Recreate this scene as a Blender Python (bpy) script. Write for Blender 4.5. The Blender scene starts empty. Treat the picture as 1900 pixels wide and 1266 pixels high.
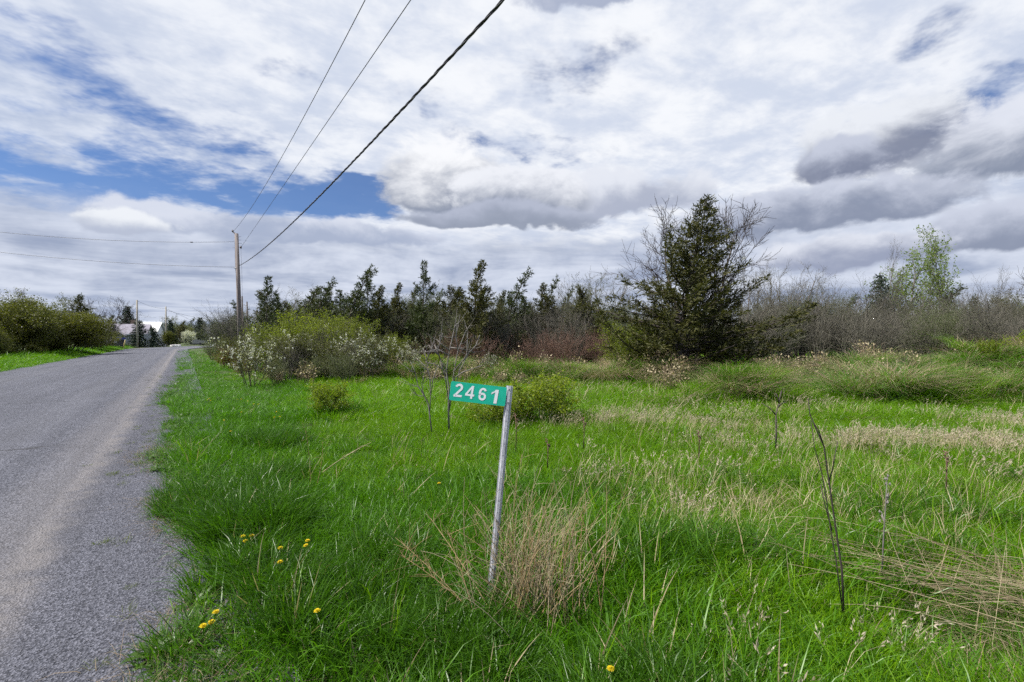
import bpy, math, random
import numpy as np
from mathutils import Vector, Matrix

SC = bpy.context.scene
COL = SC.collection
R = math.radians
PI = math.pi

# ------------------------------------------------------------------ camera
F = 850.0            # focal length in photo pixels (photo is 1900 wide)
CAM_H = 1.70
HZ = 628.0           # row of the horizon
cam_d = bpy.data.cameras.new('camera')
cam_d.sensor_width = 36.0
cam_d.lens = F / 1900.0 * 36.0
cam_d.clip_start = 0.05
cam_d.clip_end = 6000.0
cam = bpy.data.objects.new('camera', cam_d)
COL.objects.link(cam)
cam.location = (0, 0, CAM_H)
cam.rotation_euler = (R(90 - 0.34), 0, 0)
SC.camera = cam

# ------------------------------------------------------------------ view / sun / sky
SC.view_settings.view_transform = 'Standard'
SC.view_settings.look = 'None'
SC.view_settings.gamma = 1.0
SC.view_settings.use_curve_mapping = False
SC.view_settings.exposure = 0.60

SUN_EL, SUN_AZ = 54.0, -108.0          # azimuth from +Y towards +X
SUN = Vector((math.cos(R(SUN_EL)) * math.sin(R(SUN_AZ)), math.cos(R(SUN_EL)) * math.cos(R(SUN_AZ)), math.sin(R(SUN_EL))))
sl = bpy.data.lights.new('sun', 'SUN')
sl.energy = 5.0
sl.angle = R(0.6)
sl.color = (1.0, 0.955, 0.88)
sun = bpy.data.objects.new('sun', sl)
COL.objects.link(sun)
sun.rotation_euler = SUN.to_track_quat('Z', 'Y').to_euler()
sun.location = (0, 0, 60)

SC.cycles.use_adaptive_sampling = True
SC.cycles.adaptive_threshold = 0.03
SC.cycles.use_denoising = False
SC.cycles.max_bounces = 3
SC.cycles.diffuse_bounces = 1
SC.cycles.glossy_bounces = 2
SC.cycles.transmission_bounces = 3
SC.cycles.caustics_reflective = False
SC.cycles.caustics_refractive = False


class E:
    """tiny expression wrapper over shader math nodes"""
    nt = None

    def __init__(s, sock):
        s.s = sock

    @staticmethod
    def put(node, i, v):
        if isinstance(v, E):
            E.nt.links.new(v.s, node.inputs[i])
        else:
            node.inputs[i].default_value = v

    @staticmethod
    def m(op, *a, clamp=False):
        n = E.nt.nodes.new('ShaderNodeMath')
        n.operation = op
        n.use_clamp = clamp
        for i, v in enumerate(a):
            E.put(n, i, v)
        return E(n.outputs[0])

    @staticmethod
    def vm(op, *a, out=0):
        n = E.nt.nodes.new('ShaderNodeVectorMath')
        n.operation = op
        for i, v in enumerate(a):
            E.put(n, i, v)
        return E(n.outputs[out])

    def __add__(s, o): return E.m('ADD', s, o)
    def __radd__(s, o): return E.m('ADD', o, s)
    def __sub__(s, o): return E.m('SUBTRACT', s, o)
    def __rsub__(s, o): return E.m('SUBTRACT', o, s)
    def __mul__(s, o): return E.m('MULTIPLY', s, o)
    def __rmul__(s, o): return E.m('MULTIPLY', o, s)
    def __truediv__(s, o): return E.m('DIVIDE', s, o)
    def __rtruediv__(s, o): return E.m('DIVIDE', o, s)
    def max(s, o): return E.m('MAXIMUM', s, o)
    def min(s, o): return E.m('MINIMUM', s, o)
    def clamp(s): return E.m('ADD', s, 0.0, clamp=True)

    @staticmethod
    def smooth(x, a, b):
        n = E.nt.nodes.new('ShaderNodeMapRange')
        n.interpolation_type = 'SMOOTHSTEP'
        E.put(n, 0, x)
        n.inputs[1].default_value, n.inputs[2].default_value = a, b
        return E(n.outputs[0])

    @staticmethod
    def noise(v, scale, detail=4, rough=.55, dist=0.0, color=False):
        n = E.nt.nodes.new('ShaderNodeTexNoise')
        E.nt.links.new(v.s, n.inputs['Vector'])
        n.inputs['Scale'].default_value = scale
        n.inputs['Detail'].default_value = detail
        n.inputs['Roughness'].default_value = rough
        n.inputs['Distortion'].default_value = dist
        return E(n.outputs['Color' if color else 'Fac'])

    @staticmethod
    def mix(f, a, b):
        n = E.nt.nodes.new('ShaderNodeMix')
        n.data_type = 'RGBA'
        E.put(n, 0, f)
        for i, v in ((6, a), (7, b)):
            if isinstance(v, E):
                E.nt.links.new(v.s, n.inputs[i])
            else:
                n.inputs[i].default_value = (*v, 1)
        return E(n.outputs[2])


def pdir(px, py):
    return Vector(((px - 950) / F, 1.0, (HZ - py) / F)).normalized()


def build_world():
    w = bpy.data.worlds.new('World')
    SC.world = w
    w.use_nodes = True
    w.cycles.sampling_method = 'NONE'
    nt = w.node_tree
    nt.nodes.clear()
    E.nt = nt
    out = nt.nodes.new('ShaderNodeOutputWorld')
    bg = nt.nodes.new('ShaderNodeBackground')
    nt.links.new(bg.outputs[0], out.inputs[0])
    K = 0.067
    bg.inputs[1].default_value = K
    sky = nt.nodes.new('ShaderNodeTexSky')
    sky.sky_type = 'NISHITA'
    sky.sun_disc = False
    sky.sun_elevation = R(SUN_EL)
    sky.sun_rotation = R(SUN_AZ)
    sky.air_density = 1.0
    sky.dust_density = 0.6
    sky.ozone_density = 1.6
    tc = nt.nodes.new('ShaderNodeTexCoord')
    d = E.vm('NORMALIZE', E(tc.outputs['Generated']))
    sep = nt.nodes.new('ShaderNodeSeparateXYZ')
    nt.links.new(d.s, sep.inputs[0])
    dx, dy, dz = (E(sep.outputs[i]) for i in range(3))
    up = dz.max(0.0)

    def plane(k, rot=0.0, sx=1.0, sy=1.0):
        q = 1.0 / (up + k)
        c, s_ = math.cos(rot), math.sin(rot)
        X, Y = dx * q, dy * q
        cb = nt.nodes.new('ShaderNodeCombineXYZ')
        nt.links.new(((X * c + Y * s_) * sx).s, cb.inputs[0])
        nt.links.new(((Y * c - X * s_) * sy).s, cb.inputs[1])
        return E(cb.outputs[0])

    P = plane(0.10)
    warp = E.vm('SCALE', E.vm('SUBTRACT', E.noise(P, 2.2, 4, .6, color=True), (.5, .5, .5)))
    warp.s.node.inputs['Scale'].default_value = 0.13
    dw = E.vm('ADD', d, warp)
    ds = E.vm('MULTIPLY', d, (1.0, 1.0, 1.5))
    warp2 = E.vm('SCALE', E.vm('SUBTRACT', E.noise(ds, 7, 3, .6, color=True), (.5, .5, .5)))
    warp2.s.node.inputs['Scale'].default_value = 0.07
    dc = E.vm('ADD', d, warp2)

    def blob(px, py, wx, wy, vec=None, flat=1.0, rot=0.0):
        c = pdir(px, py)
        e1 = Vector((c.y, -c.x, 0)).normalized()
        e2 = e1.cross(c).normalized()
        if e2.z < 0:
            e2 = -e2
        a1 = e1 * math.cos(rot) + e2 * math.sin(rot)
        a2 = e2 * math.cos(rot) - e1 * math.sin(rot)
        v = vec or d
        k = F / c.y          # pixel widths are in the photo's own plane
        den = E.vm('DOT_PRODUCT', v, tuple(c), out=1).max(0.15)
        a = E.vm('DOT_PRODUCT', v, tuple(a1), out=1) / den * (F / wx)
        b = E.vm('DOT_PRODUCT', v, tuple(a2), out=1) / den * (F / wy)
        if flat != 1.0:
            b2 = b.min(0.0) * flat + b.max(0.0)
        else:
            b2 = b
        r = E.m('SQRT', a * a + b2 * b2)
        return r, a, b

    # 1  clear blue
    blue = E(E.vm('MULTIPLY', E(sky.outputs[0]), (0.62, 0.80, 1.12)).s)
    # 2  high broken sheet
    n1 = E.noise(P, 1.6, 8, .62, .4)
    n2 = E.noise(plane(.10, R(24), 1.0, 1.5), 3.6, 6, .62, .3)
    n3 = E.noise(P, 5.0, 4, .6)
    gap = None
    for (px, py, wx, wy, amt, rot) in [(150, 345, 360, 62, .30, .02), (520, 330, 230, 75, .24, -.2), (650, 360, 130, 40, .22, 0), (20, 85, 210, 95, .17, -.2),
                                       (1060, 150, 120, 55, .17, -.2), (1010, 280, 150, 45, .14, -.2), (1730, 65, 62, 52, .15, -.7),
                                       (1885, 195, 90, 55, .19, -.3), (1510, 265, 70, 24, .16, 0), (1770, 228, 70, 20, .19, 0), (570, 165, 80, 60, .10, 0),
                                       (800, 215, 190, 50, .12, -.3), (1130, 105, 50, 30, .12, 0)]:
        r, a, b = blob(px, py, wx, wy, dw, rot=rot)
        g = E.smooth(r, 1.3, 0.1) * amt
        gap = g if gap is None else gap + g
    cov = n1 * .55 + n2 * .45
    a1 = E.smooth(cov + .205 - gap - (n3 - .5) * .42 * E.smooth(gap, .0, .12), .38, .62)
    dark1 = E.smooth(n1 * .30 + n2 * .40 + n3 * .30, .41, .60)
    sunny = E.vm('DOT_PRODUCT', d, tuple(Vector((.12, .72, .68)).normalized()), out=1)
    glow = E.smooth(sunny, .30, .95)
    hi_l = E.mix(glow, (5.6, 6.4, 8.1), (9.3, 9.5, 9.9))
    hi_d = E.mix(glow, (3.4, 4.3, 6.3), (6.5, 7.1, 8.4))
    sheet = E.mix(dark1, hi_l, hi_d)
    col = E.mix(a1 * .95 + .03, blue, sheet)
    # 3  low layered banks near the horizon
    n4 = E.noise(plane(.07), .62, 7, .60, .4)
    n5 = E.noise(ds, 5.0, 5, .6)
    lowmask = E.smooth(dz, .27, .15)
    bandc = E.mix(E.smooth(n4 * .6 + n5 * .4, .38, .60), (3.3, 3.9, 5.4), (6.9, 7.4, 8.6))
    a3 = E.smooth(n4 * .5 + n5 * .5 + lowmask * .30, .50, .66) * lowmask
    col = E.mix(a3, col, bandc)
    hor = E.smooth(dz, .12, .0)
    col = E.mix(hor * .5, col, E.mix(E.smooth(n4, .35, .6), (4.4, 5.1, 6.8), (6.8, 7.4, 8.6)))
    # 4  cumulus
    nb = E.noise(ds, 9.0, 7, .62, .25)
    nb2 = E.noise(ds, 3.6, 4, .55, .4)
    for (px, py, wx, wy, br, dk) in [
            (1120, 375, 200, 60, (7.8, 8.1, 8.9), (4.2, 4.6, 5.8)),
            (825, 350, 150, 88, (9.5, 9.6, 9.9), (2.5, 2.9, 3.9)),
            (960, 365, 150, 62, (8.6, 8.8, 9.4), (2.8, 3.2, 4.2)),
            (900, 405, 230, 28, (4.6, 5.0, 6.2), (2.9, 3.3, 4.3)),
            (520, 425, 330, 34, (7.0, 7.4, 8.5), (4.0, 4.6, 6.1)),
            (225, 420, 60, 26, (8.6, 8.9, 9.4), (4.8, 5.3, 6.6)),
            (1620, 275, 120, 80, (8.2, 8.5, 9.1), (2.2, 2.5, 3.5)),
            (1545, 312, 70, 50, (5.6, 6.0, 7.2), (2.2, 2.5, 3.5)),
            (1870, 275, 130, 60, (7.6, 7.9, 8.8), (2.4, 2.8, 3.8)),
            (1480, 400, 240, 55, (6.2, 6.6, 7.8), (2.5, 2.9, 4.0)),
            (1890, 430, 120, 55, (6.0, 6.4, 7.6), (2.6, 3.0, 4.1)),
            (1570, 475, 150, 34, (7.6, 7.9, 8.8), (3.2, 3.6, 4.9)),
            (1090, -20, 140, 40, (7.5, 7.8, 8.7), (4.0, 4.5, 5.9))]:
        r, a, b = blob(px, py, wx, wy, dc, flat=1.5)
        f = 1.0 - r + (nb - .5) * 1.35 + (nb2 - .5) * .8
        al = E.smooth(f, .04, .34)
        sh = (b * .95 - a * .18 + .14 + (nb - .5) * 2.4 + (nb2 - .5) * .9 - f * .16)
        col = E.mix(al * .96, col, E.mix(E.smooth(sh, -.35, .80), dk, br))
    nt.links.new(col.s, bg.inputs[0])


build_world()

# ------------------------------------------------------------------ places
def G(px, py, z=0.0):
    """point where the photo ray through a pixel meets height z"""
    Y = (CAM_H - z) * F / (py - HZ)
    return Vector(((px - 950) / F * Y, Y, z))


def W(px, py, Y):
    return Vector(((px - 950) / F * Y, Y, CAM_H + (HZ - py) / F * Y))


def HT(py, Y):
    return CAM_H + (HZ - py) / F * Y


E0 = np.array((-0.40, 0.0))
DV = np.array((-0.582, 0.813))
NV = np.array((-0.813, -0.582))


def uv_of(x, y):
    a, b = x - E0[0], y - E0[1]
    return a * NV[0] + b * NV[1], a * DV[0] + b * DV[1]     # u: offset to the road side, v: along


def hashn(ix, iy, seed):
    h = (ix.astype(np.int64) * 374761393 + iy.astype(np.int64) * 668265263 + seed * 974711) & 0x7fffffff
    h = ((h ^ (h >> 13)) * 1274126177) & 0x7fffffff
    return ((h ^ (h >> 16)) & 0xffff) / 65535.0


def vnoise(x, y, seed=0):
    x, y = np.asarray(x, float), np.asarray(y, float)
    ix, iy = np.floor(x), np.floor(y)
    fx, fy = x - ix, y - iy
    fx, fy = fx * fx * (3 - 2 * fx), fy * fy * (3 - 2 * fy)
    a, b = hashn(ix, iy, seed), hashn(ix + 1, iy, seed)
    c, e = hashn(ix, iy + 1, seed), hashn(ix + 1, iy + 1, seed)
    return (a * (1 - fx) + b * fx) * (1 - fy) + (c * (1 - fx) + e * fx) * fy


def fbm(x, y, seed=0, oct=4):
    s, a, t = 0, .5, 0
    for i in range(oct):
        s = s + a * vnoise(np.asarray(x) * 2 ** i, np.asarray(y) * 2 ** i, seed + i * 17)
        t += a
        a *= .5
    return s / t


MOUNDS = [  # x, y, height, rx, ry
    (6.2, 12.9, .72, 1.2, .7), (8.4, 15.6, .55, 1.3, .7), (10.4, 12.8, .62, 1.4, .55), (13.0, 13.6, .85, 1.3, .7), (15.6, 13.0, .75, 1.2, .7),
    (18.2, 17.4, 1.35, 2.3, 1.2), (14.0, 18.2, .85, 1.9, .9), (21.5, 16.0, 1.0, 1.9, 1.4), (12.0, 15.6, .55, 1.1, .6), (.25, 19.5, .5, 1.2, .8), (-3.6, 20.5, .5, 2.0, 1.0),
    (5.2, 18.0, .5, 2.0, .8), (2.4, 19.0, .45, 1.5, .7)]


def terrain(x, y):
    x, y = np.asarray(x, float), np.asarray(y, float)
    u, v = uv_of(x, y)
    z = -0.035 + 0.0 * x
    right = np.clip(-u / 3.0, 0, 1)
    z = z - .10 * right * right * (3 - 2 * right) + (fbm(x * .45, y * .45, 5) - .5) * .22 * right
    left = np.clip((u - 7.4) / 2.0, 0, 1)
    z = z + (fbm(x * .3, y * .3, 9) - .4) * .25 * left
    near = np.clip(1 - np.hypot(x, y) / 60, 0, 1)
    for mx, my, h, rx, ry in MOUNDS:
        q = ((x - mx) / rx) ** 2 + ((y - my) / ry) ** 2
        z = z + h * np.exp(-q) * (.7 + .6 * fbm(x * 1.3, y * 1.3, 31))
    # small dark hollow under the fallen reeds
    z = z - .22 * np.exp(-((x - 2.85) / .60) ** 2 - ((y - 2.75) / .45) ** 2)
    return z


def tz(x, y):
    return float(terrain(np.array([x]), np.array([y]))[0])


# ------------------------------------------------------------------ mesh helpers
class MB:
    def __init__(s):
        s.v, s.loops, s.sizes, s.mats, s.n = [], [], [], [], 0
        s.smooth = []

    def add(s, verts, faces, mat=0, smooth=False):
        verts = np.asarray(verts, np.float32).reshape(-1, 3)
        faces = np.asarray(faces, np.int32)
        s.v.append(verts)
        s.loops.append((faces + s.n).reshape(-1))
        s.sizes.append(np.full(len(faces), faces.shape[1], np.int32))
        s.mats.append(np.full(len(faces), mat, np.int32))
        s.smooth.append(np.full(len(faces), smooth, bool))
        s.n += len(verts)

    def tube(s, pts, rad, k=6, mat=0, cap=True, smooth=True):
        pts = np.asarray(pts, float)
        n = len(pts)
        rad = np.broadcast_to(np.asarray(rad, float), (n,))
        t = np.gradient(pts, axis=0)
        t /= np.linalg.norm(t, axis=1, keepdims=True) + 1e-9
        ref = np.array((0, 0, 1.0)) if abs(t[0][2]) < .9 else np.array((1.0, 0, 0))
        a = np.cross(t, ref)
        a /= np.linalg.norm(a, axis=1, keepdims=True) + 1e-9
        b = np.cross(t, a)
        ang = np.arange(k) * 2 * PI / k
        ring = (np.cos(ang)[None, :, None] * a[:, None, :] + np.sin(ang)[None, :, None] * b[:, None, :]) * rad[:, None, None]
        vs = (pts[:, None, :] + ring).reshape(-1, 3)
        i = np.arange(n - 1)[:, None] * k
        j = np.arange(k)[None, :]
        j2 = (j + 1) % k
        f = np.stack([i + j, i + j2, i + k + j2, i + k + j], -1).reshape(-1, 4)
        s.add(vs, f, mat, smooth)
        if cap:
            base = s.n - len(vs)
            for st, rev in ((0, True), ((n - 1) * k, False)):
                idx = list(range(st, st + k))
                if rev:
                    idx.reverse()
                s.loops.append(np.array(idx, np.int32) + base)
                s.sizes.append(np.array([k], np.int32))
                s.mats.append(np.array([mat], np.int32))
                s.smooth.append(np.array([False]))

    def box(s, c, d, mat=0, M=None):
        x, y, z = d[0] / 2, d[1] / 2, d[2] / 2
        v = np.array([(-x, -y, -z), (x, -y, -z), (x, y, -z), (-x, y, -z), (-x, -y, z), (x, -y, z), (x, y, z), (-x, y, z)], float)
        if M is not None:
            v = v @ np.array(M).T
        v += np.array(c)
        s.add(v, [(0, 3, 2, 1), (4, 5, 6, 7), (0, 1, 5, 4), (1, 2, 6, 5), (2, 3, 7, 6), (3, 0, 4, 7)], mat)

    def mesh(s, name, mats):
        me = bpy.data.meshes.new(name)
        if s.n:
            v = np.concatenate(s.v)
            lo = np.concatenate(s.loops)
            sz = np.concatenate(s.sizes)
            me.vertices.add(len(v))
            me.vertices.foreach_set('co', v.reshape(-1))
            me.loops.add(len(lo))
            me.loops.foreach_set('vertex_index', lo)
            me.polygons.add(len(sz))
            st = np.concatenate(([0], np.cumsum(sz)[:-1])).astype(np.int32)
            me.polygons.foreach_set('loop_start', st)
            me.polygons.foreach_set('loop_total', sz)
            me.polygons.foreach_set('material_index', np.concatenate(s.mats))
            me.polygons.foreach_set('use_smooth', np.concatenate(s.smooth))
            me.update(calc_edges=True)
            me.validate()
        for m in (mats if isinstance(mats, (list, tuple)) else [mats]):
            me.materials.append(m)
        return me


def tag(o, label=None, cat=None, group=None, kind=None):
    if label: o['label'] = label
    if cat: o['category'] = cat
    if group: o['group'] = group
    if kind: o['kind'] = kind
    return o


def obj(name, mesh, parent=None):
    o = bpy.data.objects.new(name, mesh)
    COL.objects.link(o)
    if parent is not None:
        o.parent = parent
    return o


def empty(name, loc=(0, 0, 0), rz=0.0):
    o = bpy.data.objects.new(name, None)
    COL.objects.link(o)
    o.location = loc
    o.rotation_euler = (0, 0, rz)
    return o


def copy_tree(o, parent=None):
    c = o.copy()
    COL.objects.link(c)
    if parent is not None:
        c.parent = parent
    for ch in list(o.children):
        copy_tree(ch, c)
    return c


# ------------------------------------------------------------------ materials
def new_mat(name):
    m = bpy.data.materials.new(name)
    m.use_nodes = True
    nt = m.node_tree
    E.nt = nt
    b = nt.nodes['Principled BSDF']
    return m, nt, b


def plain(name, col, rough=.7, metal=0.0, vary=.25, scale=6.0, bump=0.0):
    m, nt, b = new_mat(name)
    tc = nt.nodes.new('ShaderNodeTexCoord')
    n = E.noise(E(tc.outputs['Object']), scale, 5, .6)
    c = E.mix(E.smooth(n, .3, .7), tuple(x * (1 - vary) for x in col), tuple(min(1, x * (1 + vary)) for x in col))
    nt.links.new(c.s, b.inputs['Base Color'])
    b.inputs['Roughness'].default_value = rough
    b.inputs['Metallic'].default_value = metal
    if bump:
        bp = nt.nodes.new('ShaderNodeBump')
        bp.inputs['Strength'].default_value = bump
        bp.inputs['Distance'].default_value = .01
        nt.links.new(n.s, bp.inputs['Height'])
        nt.links.new(bp.outputs[0], b.inputs['Normal'])
    return m


def leafmat(name, a, c, trans=.45, rough=.45, clump=.0, spec=.3):
    """thin leaf: colour runs a..c from leaf to leaf"""
    m, nt, b = new_mat(name)
    g = nt.nodes.new('ShaderNodeNewGeometry')
    oi = nt.nodes.new('ShaderNodeObjectInfo')
    f = E(g.outputs['Random Per Island'])
    f = f * .75 + E(oi.outputs['Random']) * .25
    colr = E.mix(f, tuple(q * .84 for q in a), tuple(q * .84 for q in c))
    nt.links.new(colr.s, b.inputs['Base Color'])
    b.inputs['Roughness'].default_value = rough
    b.inputs['Specular IOR Level'].default_value = spec
    tr = nt.nodes.new('ShaderNodeBsdfTranslucent')
    tcol = E.vm('MULTIPLY', colr, (1.25, 1.35, .7))
    nt.links.new(tcol.s, tr.inputs['Color'])
    mx = nt.nodes.new('ShaderNodeMixShader')
    mx.inputs[0].default_value = trans
    nt.links.new(b.outputs[0], mx.inputs[1])
    nt.links.new(tr.outputs[0], mx.inputs[2])
    nt.links.new(mx.outputs[0], nt.nodes['Material Output'].inputs[0])
    return m


M = {}
M['bark'] = plain('bark', (.085, .070, .060), .9, scale=14, bump=.4)
M['bark_grey'] = plain('bark_grey', (.17, .155, .145), .9, scale=14, bump=.4)
M['bark_red'] = plain('bark_red', (.13, .075, .055), .9, scale=10)
M['twig'] = plain('twig', (.108, .100, .078), .85, scale=3, vary=.35)
M['twig_red'] = plain('twig_red', (.15, .085, .062), .85, scale=3, vary=.35)
M['twig_green'] = plain('twig_green', (.11, .125, .055), .85, scale=3, vary=.35)
M['twig_dark'] = plain('twig_dark', (.040, .030, .028), .85, scale=5, vary=.3)
M['cedar'] = leafmat('cedar', (.024, .044, .014), (.080, .098, .026), .2, .6)
M['cedar_rust'] = leafmat('cedar_rust', (.038, .050, .013), (.115, .108, .028), .22, .6)
M['cedar_big'] = leafmat('cedar_dark', (.034, .042, .010), (.110, .105, .025), .2, .6)
M['spruce'] = leafmat('spruce', (.012, .030, .016), (.035, .062, .034), .1, .6)
M['leaf_lime'] = leafmat('leaf_lime', (.10, .145, .010), (.26, .30, .026), .5)
M['leaf_olive'] = leafmat('leaf_olive', (.060, .080, .014), (.155, .155, .030), .42)
M['leaf_bronze'] = leafmat('leaf_bronze', (.11, .075, .016), (.20, .14, .028), .42)
M['leaf_hedge'] = leafmat('leaf_hedge', (.062, .082, .011), (.175, .170, .024), .45)
M['leaf_poplar'] = leafmat('leaf_poplar', (.13, .21, .035), (.30, .38, .085), .5)
M['leaf_grey'] = leafmat('leaf_grey', (.07, .09, .04), (.15, .17, .075), .4)
M['leaf_fresh'] = leafmat('leaf_fresh', (.12, .19, .012), (.31, .37, .032), .5)
M['petal'] = leafmat('petal', (.62, .62, .58), (.80, .80, .76), .35)
M['grass'] = leafmat('grass', (.036, .125, .004), (.128, .310, .008), .42, .38, spec=.35)
M['grass_lime'] = leafmat('grass_lime', (.074, .190, .003), (.225, .420, .006), .45, .38, spec=.35)
M['grass_lush'] = leafmat('grass_lush', (.028, .096, .006), (.095, .225, .012), .40, .36, spec=.4)
M['straw'] = leafmat('straw', (.36, .28, .16), (.68, .58, .40), .25, .6)
M['straw_dull'] = leafmat('straw_dull', (.20, .14, .085), (.42, .33, .22), .2, .7)
M['straw_tan'] = leafmat('straw_tan', (.34, .21, .10), (.60, .46, .26), .2, .6)
M['forb'] = leafmat('forb', (.16, .105, .075), (.36, .27, .20), .2, .8)
M['seed'] = leafmat('seed', (.34, .27, .19), (.62, .55, .44), .3, .7)
M['weed'] = leafmat('weed', (.030, .085, .010), (.09, .17, .022), .35, .45)
M['moss'] = leafmat('moss', (.08, .12, .012), (.17, .21, .03), .3, .7)
M['dandelion'] = leafmat('dandelion', (.72, .50, .004), (.86, .68, .012), .25, .7)


def wood_pole(name, col):
    m, nt, b = new_mat(name)
    tc = nt.nodes.new('ShaderNodeTexCoord')
    mp = nt.nodes.new('ShaderNodeMapping')
    mp.inputs['Scale'].default_value = (30, 30, 1.2)
    nt.links.new(tc.outputs['Object'], mp.inputs[0])
    n = E.noise(E(mp.outputs[0]), 1.0, 6, .65, .3)
    c = E.mix(E.smooth(n, .32, .68), tuple(x * .6 for x in col), tuple(x * 1.25 for x in col))
    nt.links.new(c.s, b.inputs['Base Color'])
    b.inputs['Roughness'].default_value = .85
    bp = nt.nodes.new('ShaderNodeBump')
    bp.inputs['Strength'].default_value = .4
    nt.links.new(n.s, bp.inputs['Height'])
    nt.links.new(bp.outputs[0], b.inputs['Normal'])
    return m


M['pole'] = wood_pole('weathered_pole_wood', (.22, .185, .175))
M['pole_pale'] = wood_pole('pale_pole_wood', (.34, .31, .26))
M['wire'] = plain('black_cable', (.035, .030, .040), .55)
M['wire_thin'] = plain('aluminium_wire', (.10, .10, .11), .5)
M['porcelain'] = plain('brown_porcelain', (.05, .03, .025), .3)
M['steel'] = plain('galvanised_bracket', (.32, .33, .35), .45, .7)


def ground_mat():
    m, nt, b = new_mat('soil_and_thatch')
    g = nt.nodes.new('ShaderNodeNewGeometry')
    p = E(g.outputs['Position'])
    n = E.noise(p, 2.2, 8, .62)
    n2 = E.noise(p, 14, 6, .65)
    n3 = E.noise(p, .35, 4, .55)
    soil = E.mix(E.smooth(n2, .3, .7), (.018, .013, .009), (.060, .046, .028))
    green = E.mix(E.smooth(n2, .3, .7), (.028, .060, .010), (.075, .125, .020))
    c = E.mix(E.smooth(n * .6 + n3 * .4, .40, .56), soil, green)
    nt.links.new(c.s, b.inputs['Base Color'])
    b.inputs['Roughness'].default_value = 1
    bp = nt.nodes.new('ShaderNodeBump')
    bp.inputs['Strength'].default_value = .6
    bp.inputs['Distance'].default_value = .03
    nt.links.new(n2.s, bp.inputs['Height'])
    nt.links.new(bp.outputs[0], b.inputs['Normal'])
    return m


M['ground'] = ground_mat()


def asphalt_mat(name, shoulder):
    m, nt, b = new_mat(name)
    uvn = nt.nodes.new('ShaderNodeUVMap')
    p = E(uvn.outputs[0])
    sep = nt.nodes.new('ShaderNodeSeparateXYZ')
    nt.links.new(p.s, sep.inputs[0])
    u, v = E(sep.outputs[0]), E(sep.outputs[1])
    vor = nt.nodes.new('ShaderNodeTexVoronoi')
    nt.links.new(p.s, vor.inputs['Vector'])
    vor.inputs['Scale'].default_value = 66 if not shoulder else 84
    cell = E(vor.outputs['Color'])
    sc = nt.nodes.new('ShaderNodeSeparateXYZ')
    nt.links.new(cell.s, sc.inputs[0])
    rnd = E(sc.outputs[0])
    dist = E(vor.outputs['Distance'])
    big = E.noise(p, .7, 6, .6)
    mp = nt.nodes.new('ShaderNodeMapping')
    mp.inputs['Scale'].default_value = (2.2, .10, 1)
    nt.links.new(p.s, mp.inputs[0])
    streak = E.noise(E(mp.outputs[0]), 1.5, 6, .6, .3)
    fine = E.noise(p, 160, 3, .7)
    if shoulder:
        base = E.mix(rnd, (.036, .038, .050), (.155, .158, .192))
    else:
        base = E.mix(rnd, (.034, .036, .048), (.155, .159, .192))
    tone = E.smooth(streak * .6 + big * .4, .30, .70) * .34 + .80
    cv = E.vm('SCALE', base)
    nt.links.new(tone.s, cv.s.node.inputs['Scale'])
    edge = E.noise(p, 2.4, 5, .6)
    # pale dust line the tyres leave along the edge
    uu = u + (edge - .5) * .30 + (big - .5) * .25
    dust = E.smooth(E.m('ABSOLUTE', uu - .64), .20, .02) * E.smooth(edge, .25, .60)
    dust2 = E.smooth(E.m('ABSOLUTE', uu - .85), .55, .05) * .30
    col = E.mix((dust * .50 + dust2).clamp(), cv, (.205, .190, .188))
    if not shoulder:
        # wheel paths a little smoother and paler
        wp = E.smooth(E.m('ABSOLUTE', u - 2.0), .55, .1) + E.smooth(E.m('ABSOLUTE', u - 5.4), .6, .1)
        col = E.mix(wp * .14, col, (.165, .165, .183))
        # a few transverse sealed cracks
        cr = E.noise(p, 1.1, 4, .5)
        crack = E.m('ABSOLUTE', E.m('FRACT', (v + cr * 1.6) * .145) - .5)
        ck = E.smooth(crack, .010, .002) * E.smooth(E.noise(p, .55, 2, .5), .50, .60)
        col = E.mix(ck * .8, col, (.035, .034, .036))
    nt.links.new(col.s, b.inputs['Base Color'])
    b.inputs['Roughness'].default_value = .88
    b.inputs['Specular IOR Level'].default_value = .3
    bp = nt.nodes.new('ShaderNodeBump')
    bp.inputs['Strength'].default_value = .9
    bp.inputs['Distance'].default_value = .012
    h = dist * -1.0 + rnd * .5 + fine * .3
    nt.links.new(h.s, bp.inputs['Height'])
    nt.links.new(bp.outputs[0], b.inputs['Normal'])
    return m


M['asphalt'] = asphalt_mat('worn_chip_seal', False)
M['shoulder'] = asphalt_mat('gravel_shoulder', True)
M['stone'] = leafmat('stone', (.06, .06, .07), (.30, .295, .315), 0.0, .9)

# ------------------------------------------------------------------ ground, road
def grid_mesh(name, xs, ys, zf, mat):
    X, Y = np.meshgrid(xs, ys)
    Z = zf(X, Y)
    nx, ny = len(xs), len(ys)
    i = np.arange(ny - 1)[:, None] * nx
    j = np.arange(nx - 1)[None, :]
    f = np.stack([i + j, i + j + 1, i + nx + j + 1, i + nx + j], -1).reshape(-1, 4)
    mb = MB()
    mb.add(np.stack([X, Y, Z], -1).reshape(-1, 3), f, 0, True)
    return mb.mesh(name, mat)


def stretched(lo, hi, fine, far, nf=24):
    mid = np.arange(lo, hi + 1e-6, fine)
    g = (far / max(abs(hi), 1)) ** (np.arange(1, nf + 1) / nf)
    a = lo - (abs(hi) * g - abs(hi))
    b = hi + (abs(hi) * g - abs(hi))
    return np.concatenate([a[::-1], mid, b])


gx = stretched(-30, 34, .25, 3000)
gy = stretched(-6, 34, .25, 3000)
tag(obj('ground', grid_mesh('ground', gx, gy, terrain, M['ground'])), kind='structure')


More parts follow.
